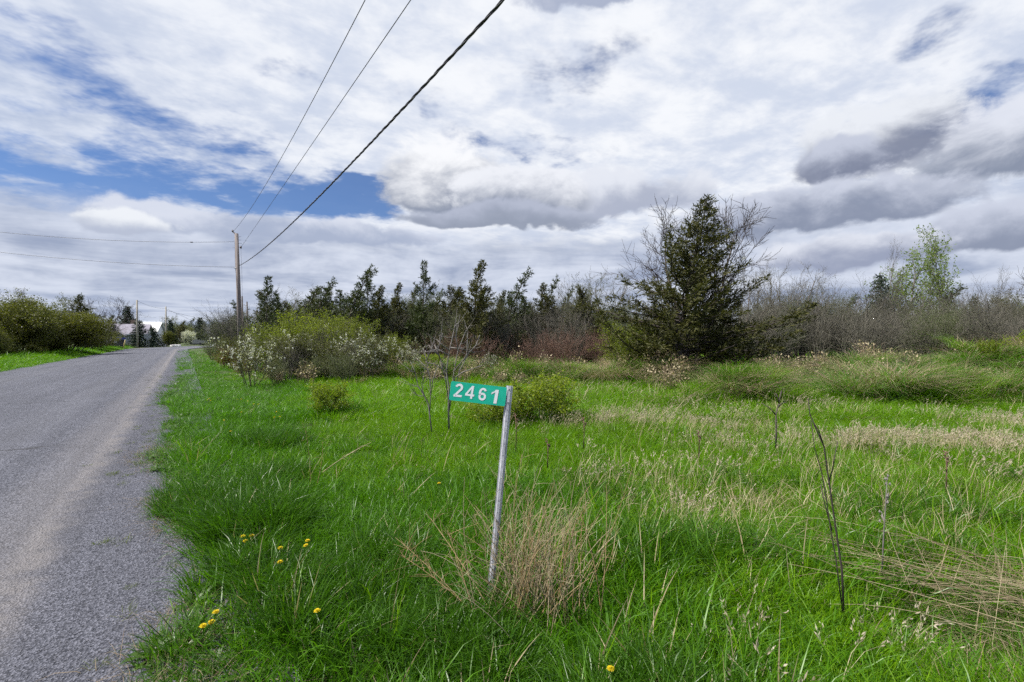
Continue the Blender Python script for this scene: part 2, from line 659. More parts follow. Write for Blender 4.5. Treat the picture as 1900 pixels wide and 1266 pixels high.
def road_line():
    p = np.array(E0) - DV * 14
    hd = math.atan2(DV[0], DV[1])
    v = -14.0
    out = []
    while v < 190:
        out.append((p.copy(), hd, v))
        step = .25 if v < 25 else 1.0
        if v > 82:
            hd += step / 75.0 if hd < R(16) else 0
        p = p + np.array((math.sin(hd), math.cos(hd))) * step
        v += step
    return out


RL = road_line()


def strip(name, u0, u1, z, mat, nu=2, crown=False):
    us = np.linspace(u0, u1, nu)
    vs, uvs = [], []
    for p, hd, v in RL:
        n = np.array((-math.cos(hd), math.sin(hd)))
        for u in us:
            if crown and u == us[0]:
                u = u + .16 * (float(fbm(np.array([v * 1.3]), np.array([2.2]), 61, 3)[0]) - .5) * 2
            q = p + n * u
            zz = z + (.05 * (1 - ((u - 3.9) / 3.5) ** 2) if crown else 0)
            if crown and u in (us[0], us[-1]) or (crown and abs(u - us[0]) < .17):
                zz = -.012          # the seal feathers out under the loose stone
            vs.append((q[0], q[1], zz))
            uvs.append((u, v))
    nr = len(RL)
    i = np.arange(nr - 1)[:, None] * nu
    j = np.arange(nu - 1)[None, :]
    f = np.stack([i + j, i + nu + j, i + nu + j + 1, i + j + 1], -1).reshape(-1, 4)
    mb = MB()
    mb.add(vs, f[:, ::-1], 0, True)
    me = mb.mesh(name, mat)
    uvl = me.uv_layers.new(name='UVMap')
    lv = np.zeros(len(me.loops), np.int32)
    me.loops.foreach_get('vertex_index', lv)
    uvl.data.foreach_set('uv', np.array(uvs, np.float32)[lv].reshape(-1))
    return obj(name, me)


tag(strip('gravel_shoulder', -.80, 8.0, -.002, M['shoulder'], 6), kind='structure')
tag(strip('road', .42, 7.1, .004, M['asphalt'], 9, crown=True), kind='structure')

# ------------------------------------------------------------------ scattered stuff by geometry nodes
def scatter(name, protos, P, rot, scl, idx, kind='stuff'):
    """one object: points + instances of the prototype meshes"""
    pc = bpy.data.collections.new(name + '_kinds')
    for i, me in enumerate(protos):
        o = bpy.data.objects.new('%s_kind_%02d' % (name, i), me)
        pc.objects.link(o)
    me = bpy.data.meshes.new(name)
    n = len(P)
    me.vertices.add(n)
    me.vertices.foreach_set('co', np.asarray(P, np.float32).reshape(-1))
    for nm, ty, arr, f in (('rot', 'FLOAT_VECTOR', rot, 'vector'), ('scl', 'FLOAT_VECTOR', scl, 'vector'), ('idx', 'INT', idx, 'value')):
        a = me.attributes.new(nm, ty, 'POINT')
        a.data.foreach_set(f, np.asarray(arr, np.int32 if ty == 'INT' else np.float32).reshape(-1))
    me.update()
    o = obj(name, me)
    gt = bpy.data.node_groups.new(name, 'GeometryNodeTree')
    gt.interface.new_socket('Geometry', in_out='INPUT', socket_type='NodeSocketGeometry')
    gt.interface.new_socket('Geometry', in_out='OUTPUT', socket_type='NodeSocketGeometry')
    gi, go = gt.nodes.new('NodeGroupInput'), gt.nodes.new('NodeGroupOutput')
    ip = gt.nodes.new('GeometryNodeInstanceOnPoints')
    ci = gt.nodes.new('GeometryNodeCollectionInfo')
    ci.inputs['Collection'].default_value = pc
    ci.inputs['Separate Children'].default_value = True
    ci.inputs['Reset Children'].default_value = True
    ip.inputs['Pick Instance'].default_value = True

    def at(nm, ty):
        q = gt.nodes.new('GeometryNodeInputNamedAttribute')
        q.data_type = ty
        q.inputs['Name'].default_value = nm
        return q.outputs[0]
    L = gt.links.new
    L(gi.outputs[0], ip.inputs['Points'])
    L(ci.outputs[0], ip.inputs['Instance'])
    L(at('idx', 'INT'), ip.inputs['Instance Index'])
    e2r = gt.nodes.new('FunctionNodeEulerToRotation')
    L(at('rot', 'FLOAT_VECTOR'), e2r.inputs[0])
    L(e2r.outputs[0], ip.inputs['Rotation'])
    L(at('scl', 'FLOAT_VECTOR'), ip.inputs['Scale'])
    L(ip.outputs[0], go.inputs[0])
    md = o.modifiers.new('scatter', 'NODES')
    md.node_group = gt
    if kind:
        o['kind'] = kind
    return o


def blades(rng, n, spread, h0, h1, w, lean=.35, bend=.5, wind=.15, seg=3, droop=0.0, dead=0.0):
    """tuft of n curved blades -> MB arrays"""
    mb = MB()
    ang = rng.uniform(0, 2 * PI, n)
    rr = spread * np.sqrt(rng.uniform(0, 1, n))
    bx, by = rr * np.cos(ang), rr * np.sin(ang)
    h = rng.uniform(h0, h1, n)
    la = ang + rng.normal(0, .9, n)
    lx = np.cos(la) * lean * rng.uniform(.2, 1, n) + wind * rng.uniform(.3, 1.3, n)
    ly = np.sin(la) * lean * rng.uniform(.2, 1, n)
    tw = rng.uniform(0, PI, n)
    ww = w * rng.uniform(.7, 1.35, n)
    cur = bend * rng.uniform(.0, 1.6, n)
    V = []
    for k in range(seg + 1):
        t = k / seg
        off = t + cur * t * t
        x = bx + lx * h * off
        y = by + ly * h * off
        z = h * (t - (cur * .35 + droop) * t * t * t)
        wk = ww * (1 - t ** 1.7) * (.75 + .5 * t) * .5
        if k < seg:
            V.append(np.stack([x - np.cos(tw) * wk, y - np.sin(tw) * wk, z], -1))
            V.append(np.stack([x + np.cos(tw) * wk, y + np.sin(tw) * wk, z], -1))
        else:
            V.append(np.stack([x, y, z], -1))
    K = 2 * seg + 1
    V = np.stack(V, 1).reshape(-1, 3)
    o = np.arange(n)[:, None] * K
    for k in range(seg - 1):
        q = np.array([2 * k, 2 * k + 1, 2 * k + 3, 2 * k + 2])[None, :]
        if k == 0:
            mb.add(V, o + q, 0, True)
        else:
            mb.loops.append((o + q).reshape(-1).astype(np.int32)); mb.sizes.append(np.full(n, 4, np.int32))
            mb.mats.append(np.zeros(n, np.int32)); mb.smooth.append(np.ones(n, bool))
    q = np.array([2 * seg - 2, 2 * seg - 1, 2 * seg])[None, :]
    dm = (rng.uniform(0, 1, n) < dead).astype(np.int32)
    mb.loops.append((o + q).reshape(-1).astype(np.int32)); mb.sizes.append(np.full(n, 3, np.int32))
    mb.mats.append(np.zeros(n, np.int32)); mb.smooth.append(np.ones(n, bool))
    mb.mats = [dm.copy() for _ in mb.mats]
    return mb


rng = np.random.default_rng(11)


def rotz_arr(n, tilt=.12):
    return np.stack([rng.normal(0, tilt, n), rng.normal(0, tilt, n), rng.uniform(-1.6, 1.6, n)], -1)


def sample(n, y0, y1, wide=1.55, power=1.0):
    """points with density falling with distance; x spread covers a few metres beyond the view"""
    r = rng.uniform(0, 1, n)
    y = y0 * (y1 / y0) ** (r ** power)
    x = rng.uniform(-1, 1.12, n) * (y * wide * .75 + 2.0)
    return x, y


def edge_wobble(v):
    # how far the grass creeps over the shoulder (negative u = on the field side)
    w = (fbm(v * 1.1, v * 0 + 3.3, 41, 5) - .5) * .80
    w = w - .50 * np.exp(-((v - 4.4) / 1.2) ** 2) + .10 * np.exp(-((v - 8.3) / 1.0) ** 2) + .05 * np.exp(-((v - 2.6) / .6) ** 2)
    return w


def on_land(x, y, m=0.0):
    u, v = uv_of(x, y)
    return (u < edge_wobble(v) - m)


# --- prototypes
SD = M['straw']
grass_p = [blades(rng, 24, .12, .08, .26, .0085, .75, 1.0, .06, dead=.03).mesh('grass_tuft', [M['grass'], SD]) for _ in range(5)] + \
          [blades(rng, 24, .12, .08, .26, .0080, .75, 1.0, .08, dead=.045).mesh('grass_tuft', [M['grass_lime'], SD]) for _ in range(5)] + \
          [blades(rng, 44, .10, .16, .40, .0100, .60, .8, .05, dead=.02).mesh('grass_tuft', [M['grass_lush'], SD]) for _ in range(4)]

parts = []
for (n, y0, y1, s0) in ((19000, 1.3, 4.5, .92), (32000, 3.5, 12, .92), (27000, 10, 30, 1.2), (8000, 25, 70, 2.1)):
    x, y = sample(n, y0, y1)
    ok = on_land(x, y)
    x, y = x[ok], y[ok]
    u, v = uv_of(x, y)
    far = -u
    dry = fbm(x * .55, y * .55, 71)
    thin = fbm(x * 1.6, y * 1.6, 77)
    keep = (thin > .30) | (rng.uniform(0, 1, len(x)) < .45)
    # bare littered patch at the near verge
    bare = (u > -1.6) & (y < 3.0) & (thin < .56) & (rng.uniform(0, 1, len(x)) < .72)
    hollow = np.exp(-((x - 2.80) / .62) ** 2 - ((y - 2.68) / .50) ** 2) > rng.uniform(.18, .75, len(x))
    keep &= ~bare & ~hollow
    x, y, u, v, dry = x[keep], y[keep], u[keep], v[keep], dry[keep]
    limeness = np.clip((-u - 1.8) / 3.0 + (fbm(x * .4, y * .4, 91) - .5) * 2.2, 0, 1)
    lush = fbm(x * 1.1 + 7, y * 1.1, 53)
    idx = np.where(rng.uniform(0, 1, len(x)) < limeness, 5 + rng.integers(0, 5, len(x)), rng.integers(0, 5, len(x)))
    lushy = (lush > .60) & (rng.uniform(0, 1, len(x)) < np.where(u > -2.2, .38, .12)) & (y < 6)
    idx = np.where(lushy, 10 + rng.integers(0, 4, len(x)), idx)
    for (cx_, cy_, cr_) in ((-3.9, 7.6, .55), (-2.3, 4.1, .35), (-1.4, 2.95, .38), (-.35, 2.55, .40), (-2.9, 5.6, .35), (-1.9, 3.35, .22)):
        inn = np.hypot(x - cx_, y - cy_) < cr_ * (.7 + .6 * fbm(x * 4, y * 4, 15))
        idx = np.where(inn & (rng.uniform(0, 1, len(x)) < .8), 10 + rng.integers(0, 4, len(x)), idx)
    short = np.clip((u + .45) / .5, 0, 1) * np.clip((12 - v) / 5, .05, 1)
    mow = np.clip((y - 6) / 8, 0, 1) * np.clip((u + 4.0) / 1.5, 0, 1)       # the strip beside the road is cut shorter
    sc_ = s0 * rng.uniform(.7, 1.2, len(x)) * (.75 + .55 * fbm(x * .9, y * .9, 13)) * (1 - .55 * short) * (1 - .35 * mow)
    parts.append((x, y, idx, sc_))
x, y, idx, s_ = (np.concatenate([p[i] for p in parts]) for i in range(4))
P_ = np.stack([x, y, terrain(x, y) - .01], -1)
w_ = s_ * np.where(y > 10, 1.6, 1.0)
scatter('meadow_grass', grass_p, P_, rotz_arr(len(x)), np.stack([w_, w_, s_], -1), idx)

# taller, broader blades standing out of the sward
tall_p = [blades(rng, 9, .07, .28, .52, .0105, .55, .8, .10, seg=4, dead=dd).mesh('tall_tuft', [M[mm], M['straw']]) for dd, mm in ((.10, 'grass'), (.25, 'grass_lime'), (.5, 'grass_lime'), (.0, 'grass'))]
x, y = sample(2600, 1.7, 13)
u, v = uv_of(x, y)
k = on_land(x, y, .35) & (fbm(x * .9, y * .9, 207) > .42) & ((u < -2.5) | (y < 7)) & ~((u > -2.1) & (y < 5.2) & (rng.uniform(0, 1, len(x)) < .85))
x, y = x[k], y[k]
s_ = rng.uniform(.6, 1.1, len(x))
scatter('tall_grass', tall_p, np.stack([x, y, terrain(x, y) - .01], -1), rotz_arr(len(x), .18), np.stack([s_ * 1.1, s_ * 1.1, s_], -1), rng.integers(0, 4, len(x)))

# far verge, left of the road
n = 16000
v = rng.uniform(14, 120, n)
u = 7.25 + np.abs(rng.normal(0, 2.2, n)) + (fbm(v * .7, v * 0, 3) - .5) * .5
pv = E0[None] + DV[None] * v[:, None] + NV[None] * u[:, None]
x, y = pv[:, 0], pv[:, 1]
s_ = rng.uniform(1.0, 2.2, n) * np.clip(.4 + (u - 7.2) * .5, .4, 1.5)
idx = np.where(rng.uniform(0, 1, n) < .55, rng.integers(0, 5, n), 5 + rng.integers(0, 5, n))
scatter('verge_grass', grass_p, np.stack([x, y, terrain(x, y) - .01], -1), rotz_arr(n), np.stack([s_ * 1.5, s_ * 1.5, s_], -1), idx)

# --- dead grass among the green
dry_p = [blades(rng, 12, .10, .22, .42, .0048, .55, .8, .30).mesh('dry_tuft', M['straw']) for _ in range(3)] + \
        [blades(rng, 22, .20, .10, .26, .0055, 1.3, 1.2, .35, droop=.25).mesh('dry_tuft', M['straw_dull']) for _ in range(3)]


def seed_tuft(k):
    mb = blades(rng, k, .10, .26, .46, .0042, .35, .5, .35)
    nverts = mb.v[0].reshape(-1, 7, 3)
    tips, below = nverts[:, 6], (nverts[:, 4] + nverts[:, 5]) / 2
    for t, b_ in zip(tips, below):
        d_ = (t - b_)
        L_ = np.linalg.norm(d_)
        d_ = d_ / (L_ + 1e-6)
        for q in range(6):
            c = b_ + d_ * L_ * (.45 + q * .11) + rng.normal(0, .004, 3)
            e = d_ * .028 + rng.normal(0, .010, 3)
            s3 = np.cross(e, rng.normal(0, 1, 3))
            s3 = s3 / (np.linalg.norm(s3) + 1e-6) * .0042
            mb.add([c - s3 * .3, c + e * .45 - s3, c + e, c + e * .45 + s3], [(0, 1, 2, 3)], 1)
    return mb.mesh('seed_tuft', [M['straw'], M['seed']])


dry_p += [seed_tuft(k) for k in (5, 7, 10)]
# 0-2 upright straw, 3-5 matted, 6-8 seed heads
px_, py_, ix_, sc_ = [], [], [], []
for (n, y0, y1, s0) in ((2600, 1.5, 5, .95), (5200, 4, 12, 1.0), (6500, 10, 26, 1.35), (2600, 22, 45, 2.2)):
    x, y = sample(n, y0, y1)
    u, v = uv_of(x, y)
    m1 = fbm(x * .55, y * .55, 71)
    xr = np.clip((x / np.maximum(y, .1) + .15) / .6, 0, 1)        # the far side of the field is drier than the verge
    xr = np.where(y > 6, np.clip((x - .5) / 3.0, 0, 1), np.clip((x + .2) / 1.5, 0, 1))
    pr = np.clip((m1 - .42) * 3.0, 0, 1) * (.10 + .60 * xr)
    mound = np.zeros(len(x))
    for mx, my, h, rx, ry in MOUNDS:
        mound = np.maximum(mound, np.exp(-((x - mx) / (rx * 1.2)) ** 2 - ((y - my) / (ry * 1.3)) ** 2) * min(1, h * 1.9))
    pr = np.maximum(pr, mound * .75)
    edge = np.clip((y - 15.5) / 4, 0, 1) * .75
    pr = np.maximum(pr, edge * np.clip((m1 - .35) * 3, 0, 1))
    pr = pr * np.clip((-u - 1.5 - np.clip(v - 8, 0, 8) * .4) / 1.5, .05, 1)
    keep = (rng.uniform(0, 1, len(x)) < pr) & on_land(x, y, .25)
    x, y, mound, edge = x[keep], y[keep], mound[keep], edge[keep]
    sd = (fbm(x * .7, y * .7, 19) > .50) & (y > 4.0) & (y < 15)
    r = rng.uniform(0, 1, len(x))
    k = np.where(sd & (r < .45), 6, np.where(r < .55 - .25 * mound, 0, 3))
    px_.append(x); py_.append(y); ix_.append(k + rng.integers(0, 3, len(x))); sc_.append(s0 * rng.uniform(.7, 1.3, len(x)))
# matted litter by the road edge
n = 900
v = rng.uniform(1.6, 9, n)
u = edge_wobble(v) - np.abs(rng.normal(0, .35, n)) + .08
pv = E0[None] + DV[None] * v[:, None] + NV[None] * u[:, None]
k = rng.uniform(0, 1, n) < np.where(v < 3.6, .8, .25)
px_.append(pv[k, 0]); py_.append(pv[k, 1]); ix_.append(3 + rng.integers(0, 3, k.sum())); sc_.append(rng.uniform(.35, .75, k.sum()))
for (cx_, cy_, rx_, ry_, k_) in ((1.6, 9.6, 1.5, .8, 70), (3.4, 9.2, 1.5, .7, 75), (5.9, 7.5, 1.2, .30, 125), (7.6, 7.2, 1.2, .45, 115), (10.2, 9.3, 1.6, .8, 100), (3.6, 7.4, .9, .4, 20), (1.6, 4.2, .4, .3, 12), (1.4, 2.5, .5, .25, 4), (2.1, 2.5, .4, .2, 5)):
    px_.append(rng.normal(cx_, rx_ * .6, k_)); py_.append(rng.normal(cy_, ry_ * .6, k_)); ix_.append(6 + rng.integers(0, 3, k_)); sc_.append(rng.uniform(.7, 1.15, k_))
x, y, idx, s_ = (np.concatenate(a) for a in (px_, py_, ix_, sc_))
scatter('dry_grass', dry_p, np.stack([x, y, terrain(x, y)], -1), rotz_arr(len(x)), np.stack([s_] * 3, -1), idx)


# --- big drooping tussocks on the mounds, brown forbs in front of the brush
tus_p = [blades(rng, 320, .42, .40, .85, .0085, 1.1, 1.0, .25, seg=4, droop=.30, dead=dd).mesh('tussock', [M['grass'], M['straw_dull']]) for dd in (.15, .40, .75)]
tus_p += [blades(rng, 300, .40, .35, .70, .0085, 1.0, 1.0, .25, seg=4, droop=.25, dead=.15).mesh('tussock', [M['grass_lime'], M['straw']])]


def forb(k):
    mb = MB()
    for i in range(k):
        a, r_ = rng.uniform(0, 6.28), .22 * math.sqrt(rng.uniform())
        p = np.array((r_ * math.cos(a), r_ * math.sin(a), 0))
        h_ = rng.uniform(.35, .8)
        t = p + np.array((rng.normal(.08, .10), rng.normal(0, .10), 1.0)) * h_
        mb.tube([p, (p + t) / 2 + rng.normal(0, .015, 3), t], [.0042, .0034, .002], 3, 0, cap=False)
        for q in range(5):
            f = rng.uniform(.4, 1)
            c = p + (t - p) * f
            e = rng.normal(0, .05, 3) + np.array((0, 0, .05))
            mb.tube([c, c + e], [.0025, .0015], 3, 0, cap=False)
            w = rng.normal(0, .014, 3)
            mb.add([c + e - w * .4, c + e * 1.2 + w, c + e * 1.5, c + e * 1.2 - w], [(0, 1, 2, 3)], 1)
    return mb.mesh('forb', [M['forb'], M['straw']])


tus_p += [forb(22) for _ in range(3)]
tx, ty, ti, ts = [], [], [], []
for (mx, my, h, rx, ry) in MOUNDS:
    k = int(8 + 8 * h * rx)
    tx.append(rng.normal(mx, rx * .55, k)); ty.append(rng.normal(my - ry * .3, ry * .55, k)); ti.append(rng.choice([0, 1, 1, 2, 3], k)); ts.append(rng.uniform(.55, 1.35, k))
k = 55
tx.append(rng.uniform(5, 24, k)); ty.append(rng.uniform(12.5, 22, k)); ti.append(rng.choice([0, 1, 2, 3], k)); ts.append(rng.uniform(.5, 1.0, k))
k = 70
tx.append(rng.uniform(1.5, 8, k)); ty.append(rng.uniform(17.5, 22, k)); ti.append(rng.choice([1, 2, 2, 0], k)); ts.append(rng.uniform(.5, .9, k))
k = 330
tx.append(rng.uniform(4.5, 32, k)); ty.append(rng.uniform(14.5, 27, k)); ti.append(rng.choice([4, 5, 6], k)); ts.append(rng.uniform(.7, 1.4, k))
k = 150
tx.append(rng.uniform(-14, 6, k)); ty.append(rng.uniform(17.0, 25, k)); ti.append(rng.choice([4, 5, 6, 2], k)); ts.append(rng.uniform(.6, 1.2, k))
k = 24
tx.append(rng.normal(2.85, .45, k)); ty.append(rng.normal(3.0, .4, k)); ti.append(rng.choice([0, 1], k)); ts.append(rng.uniform(.35, .55, k))
x, y, idx, s_ = (np.concatenate(a) for a in (tx, ty, ti, ts))
k = on_land(x, y, 3.2) 
k = k & ((idx < 4) | (fbm(x * .45, y * .45, 123) > .47))
x, y, idx, s_ = x[k], y[k], idx[k], s_[k]
scatter('tussock_grass', tus_p, np.stack([x, y, terrain(x, y) - .02], -1), rotz_arr(len(x)), np.stack([s_ * 1.2, s_ * 1.2, s_], -1), idx)


# --- low broad-leaved weeds and creeping plants at the road edge
def rosette(n, L, w, mat, up=.5):
    mb = MB()
    for i in range(n):
        a = 2 * PI * i / n + rng.uniform(-.3, .3)
        l = L * rng.uniform(.6, 1.1)
        d_ = np.array((math.cos(a), math.sin(a), 0))
        s3 = np.array((-math.sin(a), math.cos(a), 0)) * w * .5
        z = np.array((0, 0, 1.0))
        e = rng.uniform(.3, 1) * up
        p0 = d_ * .005
        p1 = d_ * l * .35 + z * l * .35 * e
        p2 = d_ * l * .75 + z * l * .45 * e
        p3 = d_ * l + z * l * .35 * e
        mb.add([p0 - s3 * .2, p0 + s3 * .2, p1 + s3 * .7, p1 - s3 * .7, p2 + s3, p2 - s3, p3], [(0, 1, 2, 3), (3, 2, 4, 5)], 0, True)
        mb.add([p2 + s3, p2 - s3, p3], [(0, 2, 1)], 0, True)
    return mb.mesh('weed_rosette', mat)


weed_p = [rosette(9, .12, .022, M['weed'], 1.2) for _ in range(3)] + [blades(rng, 40, .06, .015, .05, .004, 1.2, 1.0, .0).mesh('moss_tuft', M['moss']) for _ in range(2)]
n = 1900
v = rng.uniform(1.5, 26, n) ** 1.0
u = edge_wobble(v) - rng.normal(.12, .28, n)
pv = E0[None] + DV[None] * v[:, None] + NV[None] * u[:, None]
x, y = pv[:, 0], pv[:, 1]
ok = rng.uniform(0, 1, n) < np.where(u > edge_wobble(v), .22, .6)
x, y, u = x[ok], y[ok], u[ok]
idx = np.where(u > edge_wobble(v[ok]) - .05, 3 + rng.integers(0, 2, len(x)), rng.integers(0, 3, len(x)))
s_ = rng.uniform(.5, 1.15, len(x))
zz = np.where(u > -.6, np.maximum(terrain(x, y), 0.0), terrain(x, y))
scatter('roadside_weeds', weed_p, np.stack([x, y, zz], -1), rotz_arr(len(x)), np.stack([s_] * 3, -1), idx)


# --- loose stones on the shoulder
def pebble():
    mb = MB()
    v = np.array([(1, 0, 0), (-1, 0, 0), (0, 1, 0), (0, -1, 0), (0, 0, 1), (0, 0, -1)], float) * rng.uniform(.6, 1.2, (6, 1))
    mb.add(v * .5, [(0, 2, 4), (2, 1, 4), (1, 3, 4), (3, 0, 4), (2, 0, 5), (1, 2, 5), (3, 1, 5), (0, 3, 5)])
    return mb.mesh('pebble', M['stone'])


n = 20000
v = 1.2 * (30 / 1.2) ** rng.uniform(0, 1, n)
u = np.where(rng.uniform(0, 1, n) < .75, rng.normal(.22, .30, n), rng.uniform(.3, 1.6, n))
ok = (u > edge_wobble(v) - .1)
v, u = v[ok], u[ok]
pv = E0[None] + DV[None] * v[:, None] + NV[None] * u[:, None]
s_ = rng.uniform(.003, .009, len(v)) * (1 + .4 * (v > 8))
z = np.where(u > .42, .005 + .05 * (1 - ((u - 3.9) / 3.5) ** 2), -.001)
scatter('loose_gravel', [pebble() for _ in range(4)], np.stack([pv[:, 0], pv[:, 1], z + s_ * .25], -1),
        rng.uniform(-3, 3, (len(v), 3)), np.stack([s_, s_, s_ * .8], -1), rng.integers(0, 4, len(v)))

# ------------------------------------------------------------------ woody plants
def nrm(v):
    return v / (math.sqrt(v[0] * v[0] + v[1] * v[1] + v[2] * v[2]) + 1e-9)


def grow(rg, p, d, L, r, lv, Q, out):
    seg = Q['seg'][lv]
    pts, rad = [p], [r]
    tip = Q['tip'][lv]
    wa, tr = Q['wander'][lv], Q['trop'][lv]
    wind = Q.get('wind', 0.0)
    for i in range(seg):
        k = rg.normal(0, wa, 3)
        d = nrm(d + k + np.array((wind, 0, tr)))
        p = p + d * (L / seg)
        pts.append(p)
        rad.append(r * (1 - (i + 1) / seg * (1 - tip)))
    out.append((lv, pts, rad))
    if lv + 1 < len(Q['seg']):
        n = Q['n'][lv]
        n = max(1, int(round(n * rg.uniform(.8, 1.2) * (Q['nl'](L) if 'nl' in Q else 1))))
        s0 = Q['start'][lv]
        ph = rg.uniform(0, 6.28)
        for k in range(n):
            t = s0 + (1 - s0) * (k + rg.uniform(0, 1)) / n
            fi = t * seg
            i0 = min(int(fi), seg - 1)
            q = pts[i0] + (pts[i0 + 1] - pts[i0]) * (fi - i0)
            pd = nrm(pts[i0 + 1] - pts[i0])
            ph += 2.4 + rg.uniform(-.5, .5)
            ref = np.array((0, 0, 1.0)) if abs(pd[2]) < .85 else np.array((1.0, 0, 0))
            a = nrm(np.cross(pd, ref))
            b = np.cross(pd, a)
            ang = Q['ang'][lv] * rg.uniform(.75, 1.25)
            cd = pd * math.cos(ang) + (a * math.cos(ph) + b * math.sin(ph)) * math.sin(ang)
            cl = L * Q['ratio'][lv] * rg.uniform(.65, 1.2) * Q['shape'][lv](t)
            cr = max(Q['rmin'], (rad[i0] * Q['rr'][lv]))
            grow(rg, q, cd, cl, cr, lv + 1, Q, out)


def leaves(rg, out, levels, per_m, size, aspect, jitter, droop=0.0, mb=None, mat=0, along=.4, frac=1.0, t0=.15, minn=1):
    """leaf quads strewn along branch polylines"""
    pos, dirs = [], []
    for lv, pts, rad in out:
        if lv not in levels:
            continue
        if frac < 1 and rg.uniform() > frac:
            continue
        pts = np.asarray(pts)
        L = np.linalg.norm(np.diff(pts, axis=0), axis=1).sum()
        n = max(minn, int(L * per_m * rg.uniform(.7, 1.3)))
        t = rg.uniform(t0, 1, n) * (len(pts) - 1)
        i = np.minimum(t.astype(int), len(pts) - 2)
        pos.append(pts[i] + (pts[i + 1] - pts[i]) * (t - i)[:, None])
        dd = pts[i + 1] - pts[i]
        dirs.append(dd / (np.linalg.norm(dd, axis=1, keepdims=True) + 1e-9))
    if not pos:
        return
    p, d = np.concatenate(pos), np.concatenate(dirs)
    n = len(p)
    p = p + rg.normal(0, jitter, (n, 3))
    r = rg.normal(0, 1, (n, 3))
    a = d * along + r * (1 - along) + np.array((0, 0, -droop))
    a /= np.linalg.norm(a, axis=1, keepdims=True) + 1e-9
    b = np.cross(a, rg.normal(0, 1, (n, 3)))
    b /= np.linalg.norm(b, axis=1, keepdims=True) + 1e-9
    s = size * rg.uniform(.6, 1.35, n)[:, None]
    w = s * aspect
    V = np.stack([p, p + a * s * .5 - b * w * .5, p + a * s, p + a * s * .5 + b * w * .5], 1).reshape(-1, 3)
    f = np.arange(n * 4).reshape(-1, 4)
    mb.add(V, f, mat)


ONE = lambda t: 1.0
SIDES = (7, 5, 3, 3, 3)


def split_tubes(out, trunk_levels=(0,)):
    tr, br = MB(), MB()
    for lv, pts, rad in out:
        (tr if lv in trunk_levels else br).tube(pts, rad, SIDES[lv], 0, cap=(lv == 0))
    return tr, br


def plant(name, trunk_mb, tmat, crown_mb, cmats, crown_name='crown', trunk_name='trunk'):
    """prototype tree: an Empty at the foot of the trunk with its parts"""
    e = bpy.data.objects.new(name, None)
    t = bpy.data.objects.new(trunk_name, trunk_mb.mesh(trunk_name, tmat))
    c = bpy.data.objects.new(crown_name, crown_mb.mesh(crown_name, cmats))
    t.parent = e
    c.parent = e
    e['h0'] = float(max(np.max(np.concatenate(trunk_mb.v)[:, 2]), np.quantile(np.concatenate(crown_mb.v)[:, 2], .9995)))
    return e


def make_cedar(seed, h, w, nl=46, dens=22, mats=None, wind=.05, base=.06, spray=.15, irregular=.5, lean=.06, pw=.8):
    rg = np.random.default_rng(seed)
    tr, cr = MB(), MB()
    n = 14
    pts = [np.zeros(3)]
    d = np.array((0, 0, 1.0))
    for i in range(n):
        d = nrm(d + rg.normal(0, .035, 3) + np.array((lean * (i / n) ** 2, 0, .06)))
        pts.append(pts[-1] + d * h / n)
    pts = np.array(pts)
    tr.tube(pts, np.linspace(h * .015, .008, n + 1), 7)
    tw = []
    ph = rg.uniform(0, 6)
    for k in range(nl):
        t = base + (1 - base) * ((k + rg.uniform(0, 1)) / nl) ** 1.05
        t = min(t, .995)
        i = min(int(t * n), n - 1)
        q = pts[i] + (pts[i + 1] - pts[i]) * (t * n - i)
        ph += 2.4 + rg.uniform(-.6, .6)
        prof = (1 - t) ** pw * (.70 + .30 * min(1, t / .2)) + .03
        L = w * .56 * prof * rg.uniform(1 - irregular, 1 + irregular * .5)
        L = max(L, .20)
        el = rg.uniform(.05, .45) + t * .55
        bd = np.array((math.cos(ph) * math.cos(el), math.sin(ph) * math.cos(el), math.sin(el)))
        m = 6
        lp, dd = [q], bd
        for j in range(m):
            dd = nrm(dd + rg.normal(0, .09, 3) + np.array((wind, 0, .035)))
            lp.append(lp[-1] + dd * L / m)
        lp = np.array(lp)
        cr.tube(lp, np.linspace(max(.010, L * .014), .005, m + 1), 4, 0, cap=False)
        nb = max(4, int(L * 11))
        for b_ in range(nb):
            tt = .12 + .88 * (b_ + rg.uniform(0, 1)) / nb
            j = min(int(tt * m), m - 1)
            s = lp[j] + (lp[j + 1] - lp[j]) * (tt * m - j)
            pd = nrm(lp[j + 1] - lp[j])
            rv = rg.normal(0, 1, 3) * np.array((1, 1, .5))
            rv = nrm(rv - pd * np.dot(rv, pd))
            bd2 = nrm(pd * .8 + rv * .7 + np.array((wind * .8, 0, .10)))
            bl = min(L * .55, .20 + .36 * rg.uniform()) * (1.15 - .5 * tt)
            sp = [s, s + bd2 * bl * .5, s + nrm(bd2 + np.array((wind, 0, .08))) * bl]
            tw.append((1, sp, None))
        tw.append((1, [lp[-2], lp[-1], lp[-1] + dd * .14], None))
    leaves(rg, tw, (1,), dens * 1.6, spray, .24, .014, 0, cr, 1, along=.62, t0=.0, minn=5)
    return plant('cedar_tree', tr, M['bark'], cr, [M['twig_dark']] + (mats or [M['cedar']]))


